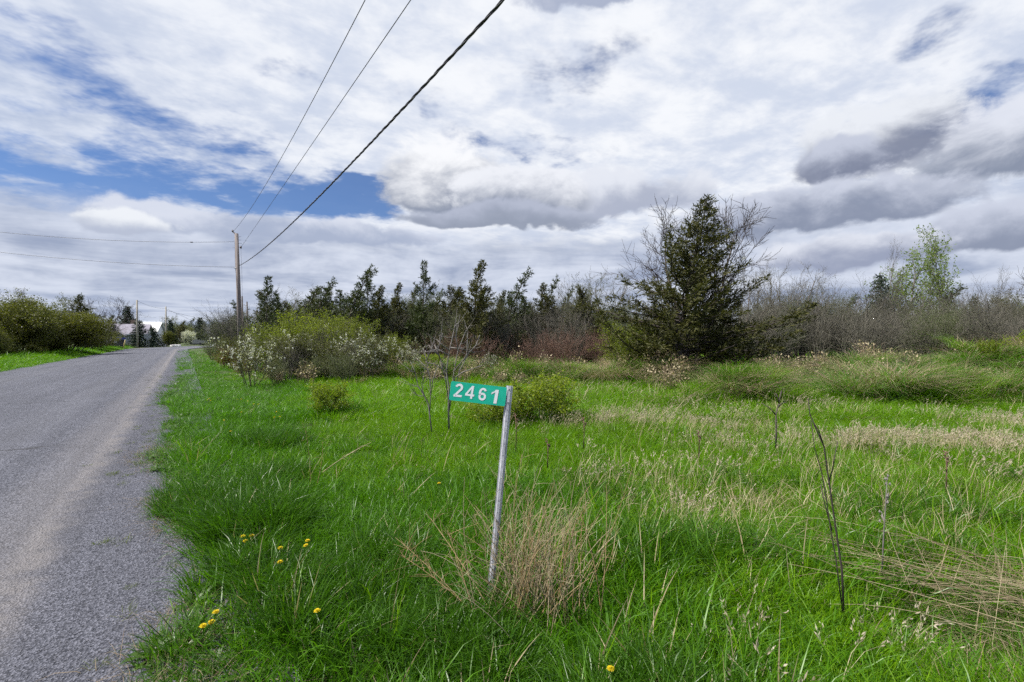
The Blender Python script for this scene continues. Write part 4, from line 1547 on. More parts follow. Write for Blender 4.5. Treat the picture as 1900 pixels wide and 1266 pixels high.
for (k, px, Y, top, wd, rz, lab, cat) in [
        ('spruce', 237, 108, 565, 1.0, 0, 'tall dark spruce standing behind the white bungalow', 'tree'),
        ('cedar_b', 208, 104, 585, 1.2, 0, 'dark evergreen behind the left end of the white bungalow', 'tree'),
        ('spruce_b', 210, 82, 600, 1.5, 1, 'drooping spruce before the left half of the white bungalow', 'tree'),
        ('spruce_b', 258, 86, 592, 1.35, 2, 'drooping spruce behind the roadside pole', 'tree'),
        ('spruce_b', 284, 92, 606, 1.5, 2, 'low spruce behind the grey road sign', 'tree'),
        ('pale_tree', 297, 125, 583, 1.1, 0, 'pale leafing tree right of the roadside pole', 'tree'),
        ('spruce', 316, 118, 592, .9, 3, 'dark evergreen behind the middle utility pole', 'tree'),
        ('cedar_b', 334, 122, 595, 1.3, 1, 'broad rusty evergreen left of the white blossoming tree', 'tree'),
        ('hedge', 309, 98, 613, .85, 1, 'rounded green lawn shrub before the middle utility pole', 'shrub'),
        ('white_tree', 347, 120, 612, 1.1, 0, 'white blossoming tree near the road bend', 'tree'),
        ('spruce', 371, 132, 587, 1.15, 1, 'big dark spruce at the road bend', 'tree'),
        ('spruce_b', 399, 120, 619, .55, 0, 'narrow dark evergreen by the bend, the taller of a pair', 'tree'),
        ('spruce_b', 405, 120, 622, .5, 1, 'narrow dark evergreen by the bend, the shorter of a pair', 'tree'),
        ('hedge_lime', 418, 110, 620, 1.2, 0, 'green shrub before the slate blue roof', 'shrub'),
        ('pale_tree', 395, 190, 599, 1.1, 0, 'yellow-green treetop behind the slate blue roof', 'tree'),
        ('bare_b', 415, 128, 576, 1.0, 0, 'leafless tree over the slate blue roof', 'tree'),
        ('hedge', 275, 140, 606, 1.5, 0, 'dark shrub behind the pale house', 'shrub'),
        ('hedge_lime', 355, 150, 606, 1.5, 0, 'olive tree mass behind the white blossoming tree', 'shrub')]:
    place(k, px, Y, top, lab, cat, width=wd, rz=rz)
# trees that close the horizon past the bend
nb_ = 90
bx_ = rng.uniform(-185, -70, nb_)
by_ = rng.uniform(165, 215, nb_)
vl = rng.uniform(2, 70, 60)
ul = rng.uniform(17, 30, 60)
pl_ = E0[None] + DV[None] * vl[:, None] + NV[None] * ul[:, None]
bx_ = np.concatenate([bx_, pl_[:, 0]])
by_ = np.concatenate([by_, pl_[:, 1]])
s_ = np.concatenate([rng.uniform(1.2, 2.0, nb_), rng.uniform(.9, 1.3, 60)])
nb_ += 60
scatter('distant_wood', wm, np.stack([bx_, by_, bx_ * 0], -1), np.stack([bx_ * 0, bx_ * 0, rng.uniform(-3, 3, nb_)], -1), np.stack([s_ * 1.6, s_ * 1.6, s_], -1),
        rng.choice([0, 1, 1, 2], nb_))


# ------------------------------------------------------------------ utility poles and lines
def pole(label, base, top, r0, r1, mat, cat='utility pole', name='utility_pole'):
    e = empty(name, base)
    tag(e, label, cat)
    mb = MB()
    b, t = Vector((0, 0, -.3)), Vector(top) - Vector(base)
    mb.tube([b, b.lerp(t, .5), t], [r0, (r0 + r1) / 2, r1], 12)
    obj('shaft', mb.mesh('shaft', mat), e)
    return e


PB = W(447.5, 672, 33)
PB.z = tz(PB.x, PB.y)
PT = W(439.5, 434, 33)
mp_ = pole('tall weathered utility pole leaning beside the verge', PB, PT, .17, .12, M['pole'])


def on_pole(f):
    return PB.lerp(PT, f)


def local_part(name, mb, mat, e):
    o = obj(name, mb.mesh(name, mat), e)
    return o


# bracket and insulators (coordinates relative to the pole foot)
def rel(p):
    return tuple(Vector(p) - PB)


mb = MB()
a = on_pole(.985)
tipi = W(432.5, 431, 33)
mb.tube([rel(a), rel(a.lerp(tipi, .5) + Vector((0, 0, .05))), rel(tipi)], [.05, .045, .04], 6)
local_part('top_bracket', mb, M['pole'], mp_)
mb = MB()
mb.tube([rel(tipi), rel(tipi + Vector((0, 0, .07))), rel(tipi + Vector((0, 0, .14)))], [.05, .07, .045], 8)
local_part('insulator', mb, M['porcelain'], mp_)
ins2 = W(447.5, 459.5, 33)
mb = MB()
mb.tube([rel(ins2 + Vector((0, 0, -.09))), rel(ins2), rel(ins2 + Vector((0, 0, .09)))], [.045, .065, .045], 8)
local_part('insulator', mb, M['porcelain'], mp_)
for (px, py) in ((444.5, 440), (445, 446), (446, 452)):
    mb = MB()
    c = W(px - 4, py, 33)
    mb.tube([rel(c + Vector((-.25, 0, 0))), rel(c + Vector((.28, 0, 0)))], .012, 5)
    local_part('bolt', mb, M['steel'], mp_)
mb = MB()
c = W(441, 459.5, 33)
mb.tube([rel(c + Vector((-.35, 0, 0))), rel(c + Vector((.28, 0, 0)))], .014, 5)
local_part('bolt', mb, M['steel'], mp_)
mb = MB()
mb.tube([rel(W(436.5, 449, 32.82)), rel(W(437, 497, 32.82)), rel(W(443.5, 560, 32.8))], .010, 4)
local_part('ground_wire', mb, M['wire'], mp_)
mb = MB()
mb.tube([rel(W(447.5, 460, 32.85)), rel(W(449, 500, 32.85)), rel(W(450, 560, 32.85))], .008, 4)
local_part('ground_wire', mb, M['wire'], mp_)
mb = MB()
c = W(436.5, 498, 32.9)
mb.tube([rel(c + Vector((-.06, 0, .02))), rel(c + Vector((.2, 0, 0)))], .035, 6)
local_part('clamp', mb, M['steel'], mp_)

mpole = W(255, 645.5, 82); mpole.z = tz(mpole.x, mpole.y)
pole('pale roadside utility pole standing before the white bungalow', mpole, W(254.5, 557, 82), .17, .12, M['pole_pale'])
p2 = W(309, 644, 104); p2.z = tz(p2.x, p2.y)
pole('grey utility pole rising behind the rounded lawn shrub', p2, W(308, 569, 104), .17, .12, M['pole_pale'])
p3 = W(376, 640, 150); p3.z = tz(p3.x, p3.y)
pole('small distant utility pole before the big dark spruce', p3, W(375.5, 604, 150), .17, .12, M['pole_pale'])
for (px, t, lab) in ((449.5, 550, 'slender dead trunk just right of the near utility pole, the taller one'), (458.5, 560, 'slender dead trunk right of the near utility pole, the shorter one')):
    b = W(px + 3, 660, 36); b.z = tz(b.x, b.y)
    e = pole(lab, b, W(px, t, 36), .10, .045, M['bark'], 'dead tree', 'dead_tree')
    for q in range(5):
        mb = MB()
        z = Vector((0, 0, 0)).lerp(W(px, t, 36) - b, .65 + q * .07)
        sx = 1 if q % 2 else -1
        mb.tube([z, z + Vector((.22 * sx, 0, .06))], [.02, .008], 4)
        obj('branch_stub', mb.mesh('branch_stub', M['bark']), e)


def fit_line(p0, direction, samples_px, extend, n=60, z_of=None):
    """cable in a vertical plane through p0; heights fitted to photo points by a parabola"""
    d2 = Vector((direction[0], direction[1])).normalized()
    S, Z = [0.0], [p0.z]
    for px, py in samples_px:
        k = (px - 950) / F
        s = (k * p0.y - p0.x) / (d2.x - k * d2.y)
        Y = p0.y + s * d2.y
        S.append(s)
        Z.append(HT(py, Y))
    A = np.stack([np.ones(len(S)), np.array(S), np.array(S) ** 2], -1)
    wgt = np.ones(len(S)); wgt[0] = 6
    co = np.linalg.lstsq(A * wgt[:, None], np.array(Z) * wgt, rcond=None)[0]
    s = np.linspace(0, extend, n)
    return np.stack([p0.x + d2.x * s, p0.y + d2.y * s, co[0] + co[1] * s + co[2] * s * s], -1), co


def wire(label, pts, r, mat=None, k=5):
    mb = MB()
    mb.tube(pts, r, k)
    return tag(obj('power_line', mb.mesh('power_line', mat or M['wire_thin'])), label, 'power line')


BACK = (29, -40.5)
l1, _ = fit_line(tipi, BACK, [(500, 333), (560, 228), (620, 115), (680, 0)], 49)
wire('thin overhead line from the top of the leaning pole, the steeper of two', l1, .0085)
l2, _ = fit_line(ins2, BACK, [(540, 325), (620, 213), (700, 95), (763, 0)], 49)
wire('thin overhead line from the insulator on the leaning pole, the flatter of two', l2, .0085)
cb0 = W(445, 493, 33)
l3, _ = fit_line(cb0, BACK, [(560, 397), (700, 257), (820, 127), (933, 0)], 49, 420)
ce = empty('cable_bundle', cb0)
tag(ce, 'thick black twisted cable sweeping up from the leaning pole', 'cable')
s_len = np.concatenate(([0], np.cumsum(np.linalg.norm(np.diff(l3, axis=0), axis=1))))
tdir = np.gradient(l3, axis=0); tdir /= np.linalg.norm(tdir, axis=1, keepdims=True)
aa = np.cross(tdir, np.array((0, 0, 1.0))); aa /= np.linalg.norm(aa, axis=1, keepdims=True)
bb = np.cross(tdir, aa)
for q in range(3):
    ph = q * 2 * PI / 3 + s_len * 2 * PI / .9
    pts = l3 + (aa * np.cos(ph)[:, None] + bb * np.sin(ph)[:, None]) * .0125 - np.array(cb0)
    mb = MB(); mb.tube(pts, .0125 if q else .009, 6)
    obj('strand', mb.mesh('strand', M['wire'] if q else M['wire_thin']), ce)
ACROSS = (-1.0, -.12)
l4, _ = fit_line(W(436, 449, 33), ACROSS, [(361, 450), (190, 445.5), (0, 431)], 34)
wire('upper wire crossing the road towards the left', l4, .012)
i_ = np.argmin(np.abs((l4[:, 0] / l4[:, 1]) - (361 - 950) / F))
mb = MB(); c = l4[i_]; mb.tube([c - np.array((.12, 0, 0)), c, c + np.array((.12, 0, 0))], [.02, .045, .02], 6)
tag(obj('wire_splice', mb.mesh('wire_splice', M['wire'])), 'black splice on the upper wire crossing the road', 'wire splice')
l5, _ = fit_line(W(436, 496, 33), ACROSS, [(250, 489), (120, 481), (0, 468)], 34)
wire('lower wire crossing the road towards the left', l5, .012)


def sagline(a, b, sag, n=16):
    t = np.linspace(0, 1, n)[:, None]
    p = np.array(a)[None] * (1 - t) + np.array(b)[None] * t
    p[:, 2] -= (sag * 4 * t * (1 - t))[:, 0]
    return p


wire('distant upper wire between the two roadside poles', sagline(W(255, 558.5, 82), W(308, 573, 104), .35), .02)
wire('distant wire sagging from the grey pole to the small distant pole', sagline(W(308, 573, 104), W(375.5, 605, 150), -.1), .025)
wire('distant lower wire sagging from the grey pole past the big dark spruce', sagline(W(308, 576, 104), W(470, 592, 135), 1.2), .025)

# ------------------------------------------------------------------ things at the driveway across the road
def things_at_bend():
    Y = 74
    def g(px, py):
        p = W(px, py, Y)
        return p
    b = W(211, 647, Y); z = tz(b.x, b.y)
    M['bin_blue'] = plain('blue_plastic', (.02, .03, .22), .45)
    M['bin_dark'] = plain('dark_plastic', (.02, .02, .03), .5)
    M['white_plastic'] = plain('white_plastic', (.72, .70, .72), .5, vary=.05)
    M['pink_plastic'] = plain('mauve_plastic', (.35, .14, .28), .5)
    M['yellow_paint'] = plain('faded_yellow_paint', (.62, .50, .20), .6)
    # mailbox on a post
    def mailbox(px, label, bodym, flagm, w=.55):
        p = W(px, 647, Y)
        e = empty('mailbox', (p.x, p.y, tz(p.x, p.y)))
        tag(e, label, 'mailbox')
        m1 = MB(); m1.box((0, 0, .5), (.10, .10, 1.1)); obj('post', m1.mesh('post', M['bin_dark']), e)
        m2 = MB()
        n = 8
        vs = []
        for yy in (-.32, .32):
            prof = [(-w / 2, .95), (w / 2, .95)] + [(w / 2 * math.cos(a), 1.2 + w / 2 * math.sin(a)) for a in np.linspace(0, PI, n)]
            vs.append([(x, yy, z_) for x, z_ in prof])
        k = len(vs[0])
        f4 = [(i, (i + 1) % k, k + (i + 1) % k, k + i) for i in range(k)]
        m2.add(vs[0] + vs[1], f4)
        for st, rv in ((0, 1), (k, 0)):
            idx = list(range(st, st + k))
            m2.loops.append(np.array(idx[::-1] if not rv else idx, np.int32) + m2.n - 2 * k); m2.sizes.append(np.array([k], np.int32)); m2.mats.append(np.array([0], np.int32)); m2.smooth.append(np.array([False]))
        obj('box', m2.mesh('box', M[bodym]), e)
        m3 = MB(); m3.box((w / 2 + .03, -.05, 1.38), (.03, .12, .34)); obj('flag', m3.mesh('flag', M[flagm]), e)
        m4 = MB(); m4.box((0, -.34, 1.18), (w * .8, .02, .34)); obj('door', m4.mesh('door', M[flagm]), e)
    mailbox(204, 'dark mailbox with pale door, at the end of the row by the hedge', 'bin_dark', 'white_plastic')
    mailbox(209.5, 'white mailbox with mauve flag in the middle of the row', 'white_plastic', 'pink_plastic')
    # blue bin: tapered body, lid, wheels
    p = W(218, 646, Y + 2)
    e = empty('wheeled_bin', (p.x, p.y, tz(p.x, p.y)))
    tag(e, 'blue lidded bin standing right of the mailboxes', 'bin')
    m1 = MB()
    lo, hi = .55, .75
    m1.add([(-lo, -lo * .7, .12), (lo, -lo * .7, .12), (lo, lo * .7, .12), (-lo, lo * .7, .12), (-hi, -hi * .7, 1.5), (hi, -hi * .7, 1.5), (hi, hi * .7, 1.5), (-hi, hi * .7, 1.5)],
           [(0, 3, 2, 1), (4, 5, 6, 7), (0, 1, 5, 4), (1, 2, 6, 5), (2, 3, 7, 6), (3, 0, 4, 7)])
    obj('body', m1.mesh('body', M['bin_dark']), e)
    m2 = MB(); m2.box((0, 0, 1.66), (1.7, 1.2, .30)); m2.box((0, 0, 1.85), (1.4, .9, .12)); obj('lid', m2.mesh('lid', M['bin_blue']), e)
    for sx in (-1, 1):
        m3 = MB(); m3.tube([(sx * .42, .42, .12), (sx * .54, .42, .12)], .13, 10); obj('wheel', m3.mesh('wheel', M['bin_dark']), e)
    # yellow leaning marker post
    p = W(228, 648, Y)
    q = W(232.5, 631, Y)
    e = empty('marker_post', (p.x, p.y, tz(p.x, p.y)))
    tag(e, 'yellow marker post leaning at the driveway', 'post')
    m1 = MB(); t = q - p; m1.tube([(0, 0, -.1), (t.x, t.y, t.z)], [.08, .075], 8); obj('shaft', m1.mesh('shaft', M['yellow_paint']), e)
    m1 = MB(); m1.tube([(t.x, t.y, t.z), (t.x + .02, t.y, t.z + .05)], [.08, .03], 8); obj('cap', m1.mesh('cap', M['white_plastic']), e)
    # road sign seen from behind
    p = W(274, 646, 84)
    e = empty('road_sign', (p.x, p.y, tz(p.x, p.y)), R(20))
    tag(e, 'grey back of a diamond road sign on two posts', 'road sign')
    c = HT(624.5, 84)
    m1 = MB()
    d_ = .66
    m1.add([(0, 0, c - d_), (d_, 0, c), (0, 0, c + d_), (-d_, 0, c), (0, .03, c - d_), (d_, .03, c), (0, .03, c + d_), (-d_, .03, c)],
           [(0, 1, 2, 3), (7, 6, 5, 4), (0, 4, 5, 1), (1, 5, 6, 2), (2, 6, 7, 3), (3, 7, 4, 0)])
    obj('panel', m1.mesh('panel', M['steel']), e)
    for sx in (-.16, .16):
        m1 = MB(); m1.box((sx, .06, (c + .3) / 2), (.06, .05, c + .3)); obj('post', m1.mesh('post', M['steel']), e)
    # low rail fence before the house
    e0, e1 = W(186, 646, 80), W(300, 645, 100)
    e = empty('rail_fence', (e0.x, e0.y, 0))
    tag(e, 'low grey rail fence before the white bungalow', 'fence')
    v = e1 - e0; v.z = 0
    n = 10
    for i in range(n + 1):
        q = v * (i / n)
        m1 = MB(); m1.box((q.x, q.y, .42), (.12, .12, .95)); obj('post', m1.mesh('post', M['pole']), e)
    for zz in (.45, .80):
        m1 = MB(); m1.tube([(0, -.08, zz), (v.x, v.y - .08, zz)], .045, 5); obj('rail', m1.mesh('rail', M['pole']), e)
    # grey utility trailer at the bend
    p = W(372, 641, 118)
    e = empty('utility_trailer', (p.x, p.y, tz(p.x, p.y)), R(12))
    tag(e, 'grey box trailer parked at the road bend', 'trailer')
    m1 = MB(); m1.box((0, 0, .95), (3.0, 1.7, .95)); obj('box_body', m1.mesh('box_body', plain('grey_panel', (.22, .22, .23), .5)), e)
    m1 = MB(); m1.box((0, 0, .42), (3.1, 1.5, .10)); m1.box((-2.0, 0, .42), (1.2, .12, .10)); obj('chassis', m1.mesh('chassis', M['bin_dark']), e)
    for sy in (-.9, .9):
        m1 = MB(); m1.tube([(.3, sy - .1, .33), (.3, sy + .1, .33)], .33, 14); obj('wheel', m1.mesh('wheel', M['bin_dark']), e)
    # pale edging stones along the lawn
    for i, (px, bl) in enumerate(((304, 'below the rounded lawn shrub'), (320, 'just right of the rounded lawn shrub'), (325, 'in the middle of the lawn edge'), (331, 'closest to the white blossoming tree'))):
        p = W(px, 643, 99 + i)
        m1 = MB()
        a = np.linspace(0, 2 * PI, 9)[:-1]
        ring = [(.62 * math.cos(t), .4 * math.sin(t), -.05) for t in a] + [(.5 * math.cos(t), .32 * math.sin(t), .28 + .05 * math.sin(3 * t)) for t in a]
        m1.add(ring, [(i2, (i2 + 1) % 8, 8 + (i2 + 1) % 8, 8 + i2) for i2 in range(8)], 0, True)
        m1.add(ring[8:] + [(0, 0, .34)], [(i2, (i2 + 1) % 8, 8) for i2 in range(8)], 0, True)
        o = obj('boulder', m1.mesh('boulder', M['white_plastic']))
        o.location = (p.x, p.y, tz(p.x, p.y))
        tag(o, 'whitish boulder edging the lawn, ' + bl, 'boulder', 'boulders edging the lawn')


things_at_bend()

# ------------------------------------------------------------------ house number sign
def number_sign():
    base = W(907, 1112, 3.0); base.z = tz(base.x, base.y)
    top = W(945.5, 716, 3.05)
    e = empty('house_number_sign', base)
    tag(e, 'green house number sign reading 2461 on a leaning metal post', 'sign')
    upv = (top - base).normalized()
    yv = Vector((0, 1, 0)); yv = (yv - upv * yv.dot(upv)).normalized()
    xv = yv.cross(upv).normalized()
    Rm = np.array([[xv[i], yv[i], upv[i]] for i in range(3)])     # local -> world
    L = (top - base).length

    def out(mb, name, mat, parent=e):
        for i, v in enumerate(mb.v):
            mb.v[i] = (v @ Rm.T).astype(np.float32)
        return obj(name, mb.mesh(name, mat), parent)
    # galvanised material
    m, nt, b = new_mat('galvanised_steel')
    tc = nt.nodes.new('ShaderNodeTexCoord')
    n1 = E.noise(E(tc.outputs['Object']), 60, 5, .65)
    n2 = E.noise(E(tc.outputs['Object']), 9, 4, .6)
    c = E.mix(E.smooth(n1 * .5 + n2 * .5, .35, .65), (.36, .36, .41), (.66, .66, .71))
    nt.links.new(c.s, b.inputs['Base Color'])
    b.inputs['Metallic'].default_value = .35
    b.inputs['Roughness'].default_value = .5
    # U-channel post: flange, web, flange as one bent section
    w, d, t = .0145, .018, .003
    prof = [(-w - .008, 0), (-w - .008, t), (-w, t), (-w + .006, d), (w - .006, d), (w, t), (w + .008, t), (w + .008, 0), (w - t, 0), (w - .008 - t, d - t), (-w + .008 + t, d - t), (-w + t, 0)]
    prof = [(x, -y) for x, y in prof]
    k = len(prof)
    mb = MB()
    v0 = [(x, y, -.3) for x, y in prof]; v1 = [(x, y, L) for x, y in prof]
    mb.add(v0 + v1, [(i, (i + 1) % k, k + (i + 1) % k, k + i) for i in range(k)])
    mb.add([v1[1], v1[2], v1[3], v1[10]], [(0, 1, 2, 3)]); 
    mb.add([v1[3], v1[4], v1[9], v1[10]], [(0, 1, 2, 3)])
    mb.add([v1[4], v1[5], v1[8], v1[9]], [(0, 1, 2, 3)])
    out(mb, 'post', m)
    # punched holes down the face of the post
    mh = plain('punched_hole', (.02, .02, .022), .9)
    zz = L - .16
    for zq in (L - .025, L - .112):
        mb = MB()
        mb.tube([(0, -d + .001, zq), (0, -d - .004, zq)], [.0055, .0045], 8)
        out(mb, 'bolt', plain('dull_bolt', (.16, .15, .17), .4, .6))
    i = 0
    while zz > .05:
        mb = MB()
        mb.tube([(0, -d + .0005, zz), (0, -d - .0006, zz)], .0028, 8)
        out(mb, 'hole', mh)
        zz -= .075
    # blade: rounded aluminium plate
    pw, ph = .372, .126
    x1 = -.017
    zc = L - .070
    cx = x1 - pw / 2
    tilt = R(1.2)

    def loc(x, z):     # plate coords (centre origin) -> local
        return cx + x * math.cos(tilt) + z * math.sin(tilt), zc + z * math.cos(tilt) - x * math.sin(tilt)
    r = .010
    corner = []
    for (sx, sz, a0) in ((1, 1, 0), (-1, 1, 90), (-1, -1, 180), (1, -1, 270)):
        for q in range(5):
            a = R(a0 + q * 22.5)
            corner.append((sx * (pw / 2 - r) + r * math.cos(a), sz * (ph / 2 - r) + r * math.sin(a)))
    k = len(corner)
    yf, yb = -.0215, -.0190
    fr = [(loc(x, z)[0], yf, loc(x, z)[1]) for x, z in corner]
    bk = [(loc(x, z)[0], yb, loc(x, z)[1]) for x, z in corner]
    mb = MB()
    mb.add(fr + bk, [(i, k + i, k + (i + 1) % k, (i + 1) % k) for i in range(k)])
    for st, rev in ((0, False), (k, True)):
        idx = list(range(st, st + k)); idx = idx[::-1] if rev else idx
        mb.loops.append(np.array(idx, np.int32)); mb.sizes.append(np.array([k], np.int32)); mb.mats.append(np.array([0], np.int32)); mb.smooth.append(np.array([False]))
    mg, nt, b = new_mat('green_reflective_sheeting')
    tc = nt.nodes.new('ShaderNodeTexCoord')
    n1 = E.noise(E(tc.outputs['Object']), 35, 4, .6)
    n2 = E.noise(E(tc.outputs['Object']), 6, 3, .6)
    c = E.mix(E.smooth(n1 * .5 + n2 * .5, .3, .7), (.005, .42, .275), (.012, .50, .335))
    n3 = E.noise(E.vm('MULTIPLY', E(tc.outputs['Object']), (18, 18, 140)), 1.0, 4, .7)
    c = E.mix(E.smooth(n3 * .6 + n2 * .4, .58, .72) * .45, c, (.10, .26, .19))
    nt.links.new(c.s, b.inputs['Base Color'])
    b.inputs['Roughness'].default_value = .35
    pl = out(mb, 'plate', mg)
    # digits
    mw = plain('white_reflective_vinyl', (.82, .82, .84), .4, vary=.03, scale=40)

    def arc(cx_, cz_, rx, rz_, a0, a1, n=18):
        return [(cx_ + rx * math.cos(R(a0 + (a1 - a0) * i / n)), cz_ + rz_ * math.sin(R(a0 + (a1 - a0) * i / n))) for i in range(n + 1)]

    def stroke(pts, wd):
        pts = np.array(pts, float)
        t = np.gradient(pts, axis=0); t /= np.linalg.norm(t, axis=1, keepdims=True) + 1e-9
        nn = np.stack([-t[:, 1], t[:, 0]], -1) * wd / 2
        return pts + nn, pts - nn

    def digit(pieces, x0, z0, s, sl, rotd):
        mb = MB()
        def tf(p, y):
            x, z = p
            x = x + sl * z
            a = R(rotd)
            x, z = (x * math.cos(a) - z * math.sin(a)) * s, (x * math.sin(a) + z * math.cos(a)) * s
            q = loc(x0 + x, z0 + z)
            return (q[0], y, q[1])
        for kind, data in pieces:
            y0, y1 = yf - .0012, yf + .0005
            if kind == 's':
                A, B = data
                n = len(A)
                vs = [tf(p, y0) for p in A] + [tf(p, y0) for p in B]
                mb.add(vs, [(i, i + 1, n + i + 1, n + i) for i in range(n - 1)])
            else:
                n = len(data)
                mb.add([tf(p, y0) for p in data], [tuple(range(n))])
        out(mb, 'digit', mw, pl)
    # unit box: width .6, height 1, centred at 0; z from -.5 to .5
    two = [('s', stroke(arc(0, .20, .215, .215, 168, -28, 22) + [(.12, .02), (-.02, -.16), (-.20, -.40)], .165)),
           ('p', [(-.31, -.50), (.31, -.50), (.31, -.345), (-.31, -.345)])]
    four = [('p', [(.06, -.50), (.22, -.50), (.22, .50), (.06, .50)]), ('p', [(-.36, -.30), (.06, -.30), (.06, -.15), (-.36, -.17)]), ('p', [(.22, -.30), (.34, -.30), (.34, -.15), (.22, -.15)]),
            ('p', [(-.36, -.17), (-.18, -.16), (.06, .26), (.06, .50)])]
    six = [('s', stroke(arc(0, -.19, .215, .225, 0, 360, 30), .165)), ('s', stroke(arc(.02, .10, .235, .315, 30, 215, 22), .165))]
    one = [('p', [(-.02, -.56), (.22, -.56), (.22, .50), (-.02, .50)]), ('p', [(-.02, .50), (-.02, .30), (-.30, .10), (-.30, .26), (-.12, .36)])]
    zs = .088
    digit(two, -.130, .008, zs, .08, 0)
    digit(four, -.052, .004, zs * .98, .04, -1)
    digit(six, .030, .000, zs * .96, .02, 0)
    digit(one, .113, -.004, zs * .98, .07, 0)


number_sign()

# ------------------------------------------------------------------ plants close by
def stalks(name, label, cat, base, tips, r=.0022, mat='straw_tan', plume=None, kids=0, sag=.1, group=None, kid_len=.12, part='stalk'):
    """a clump: every stalk rises from about base to one of tips"""
    e = empty(name, base)
    tag(e, label, cat, group)
    return e


def thin_clump(name, label, cat, base, specs, mats, r=.0022):
    """specs: list of (foot offset, tip offset, sag vector, branches)"""
    e = empty(name, base)
    tag(e, label, cat)
    mb = MB()
    for (f, t, sg, br) in specs:
        f, t = np.array(f, float), np.array(t, float)
        n = 7
        s = np.linspace(0, 1, n)[:, None]
        pts = f * (1 - s) + t * s + np.array(sg)[None] * (4 * s * (1 - s))
        m_ = random.randrange(len(mats))
        mb.tube(pts, np.linspace(r * random.uniform(.8, 1.3), r * .45, n), 4, m_, cap=False)
        for _ in range(br):
            q = random.uniform(.45, .98)
            i = min(int(q * (n - 1)), n - 2)
            p = pts[i] + (pts[i + 1] - pts[i]) * (q * (n - 1) - i)
            d = pts[i + 1] - pts[i]; d = d / np.linalg.norm(d)
            dd = d * .6 + np.random.default_rng(random.randrange(10 ** 6)).normal(0, .55, 3)
            l = random.uniform(.04, .13)
            mb.tube([p, p + dd * l * .5, p + dd * l + np.array((.01, 0, -.008))], [r * .5, r * .4, r * .25], 3, m_, cap=False)
    o = obj('stalks', mb.mesh('stalks', [M[m] for m in mats]), e)
    o['kind'] = 'stuff'
    return e


random.seed(9)
# tan clump round the sign post
b = G(985, 1120); b.z = tz(b.x, b.y)
sp = []
for i in range(190):
    fx, fy = random.gauss(.03, .14), random.gauss(-.05, .12)
    kind = random.random()
    if kind < .6:
        tx = fx + random.gauss(.0, .13); h = random.uniform(.40, 1.0)
    elif kind < .8:
        tx = fx - random.uniform(.25, .6); h = random.uniform(.35, .7)
    else:
        tx = fx + random.uniform(.1, .4); h = random.uniform(.4, .85)
    sp.append(((fx, fy, 0), (tx, fy + random.gauss(0, .15), h), (random.gauss(-.02, .05), random.gauss(0, .03), random.uniform(0, .09)), random.choice((0, 1, 3, 5))))
thin_clump('dry_grass_clump', 'tall clump of tan dead stalks round the sign post', 'dry grass', b, sp, ['straw', 'straw', 'straw_tan'], r=.0024)
# one reddish branching stalk fallen to the left of the post
b = G(925, 1165); b.z = tz(b.x, b.y)
sp = [((0, 0, 0), (-.68, .28, .50), (0, 0, .03), 34), ((.02, 0, 0), (-.62, .20, .42), (0, 0, .04), 24), ((.05, .02, 0), (-.48, .35, .62), (0, 0, .03), 22), ((-.1, 0, 0), (-.33, .2, .58), (0, 0, .03), 14)]
thin_clump('fallen_stalk', 'reddish branching dead stalk leaning across the front of the sign post', 'dead plant', b, sp, ['straw_tan'], r=.0032)
# sparse single tall stalks in the field
for (px, py, top, lean, lab) in [(1110, 1150, 900, .05, 'single straw stalk with bent tip right of the tan clump'), (575, 905, 800, -.05, 'thin pair of dead stalks in the verge grass')]:
    b = G(px, py); b.z = tz(b.x, b.y)
    h = HT(top, b.y) - b.z
    thin_clump('dead_stalk', lab, 'dead plant', b, [((0, 0, 0), (lean, 0, h), (.02, 0, 0), 5), ((.03, .02, 0), (lean * -2, .1, h * .8), (.03, 0, 0), 4)], ['straw_tan'], r=.003)
b = G(625, 880); b.z = tz(b.x, b.y)
thin_clump('dead_stalk', 'long straw stalk slanting to the right in the verge grass', 'dead plant', b, [((-.3, 0, .05), (.38, .15, .48), (0, 0, .03), 8), ((-.28, 0, .05), (.30, .2, .44), (0, 0, .03), 6)], ['straw'], r=.004)

# fallen reeds sweeping in from the right edge
b = G(1890, 1130); b.z = tz(b.x, b.y)
sp = []
for i in range(100):
    fx, fy = random.gauss(.42, .34), random.gauss(0, .28)
    L = random.uniform(.6, 1.5)
    a = random.gauss(2.68, .26)
    el = random.uniform(.05, .62)
    sp.append(((fx, fy, random.uniform(.05, .35)), (fx + math.cos(a) * L, fy + math.sin(a) * L * .55, .15 + el * L * .62), (0, 0, random.uniform(.0, .10)), random.choice((0, 0, 0, 2))))
for i in range(46):
    fx, fy = random.gauss(.2, .3), random.gauss(0, .25)
    sp.append(((fx, fy, 0), (fx + random.gauss(-.1, .12), fy + random.gauss(0, .2), random.uniform(.4, .8)), (0, 0, 0), 3))
thin_clump('fallen_reeds', 'sheaf of fallen dry reeds sweeping in from the right edge', 'dry reeds', b, sp, ['straw', 'straw_dull', 'straw_dull'], r=.0022)


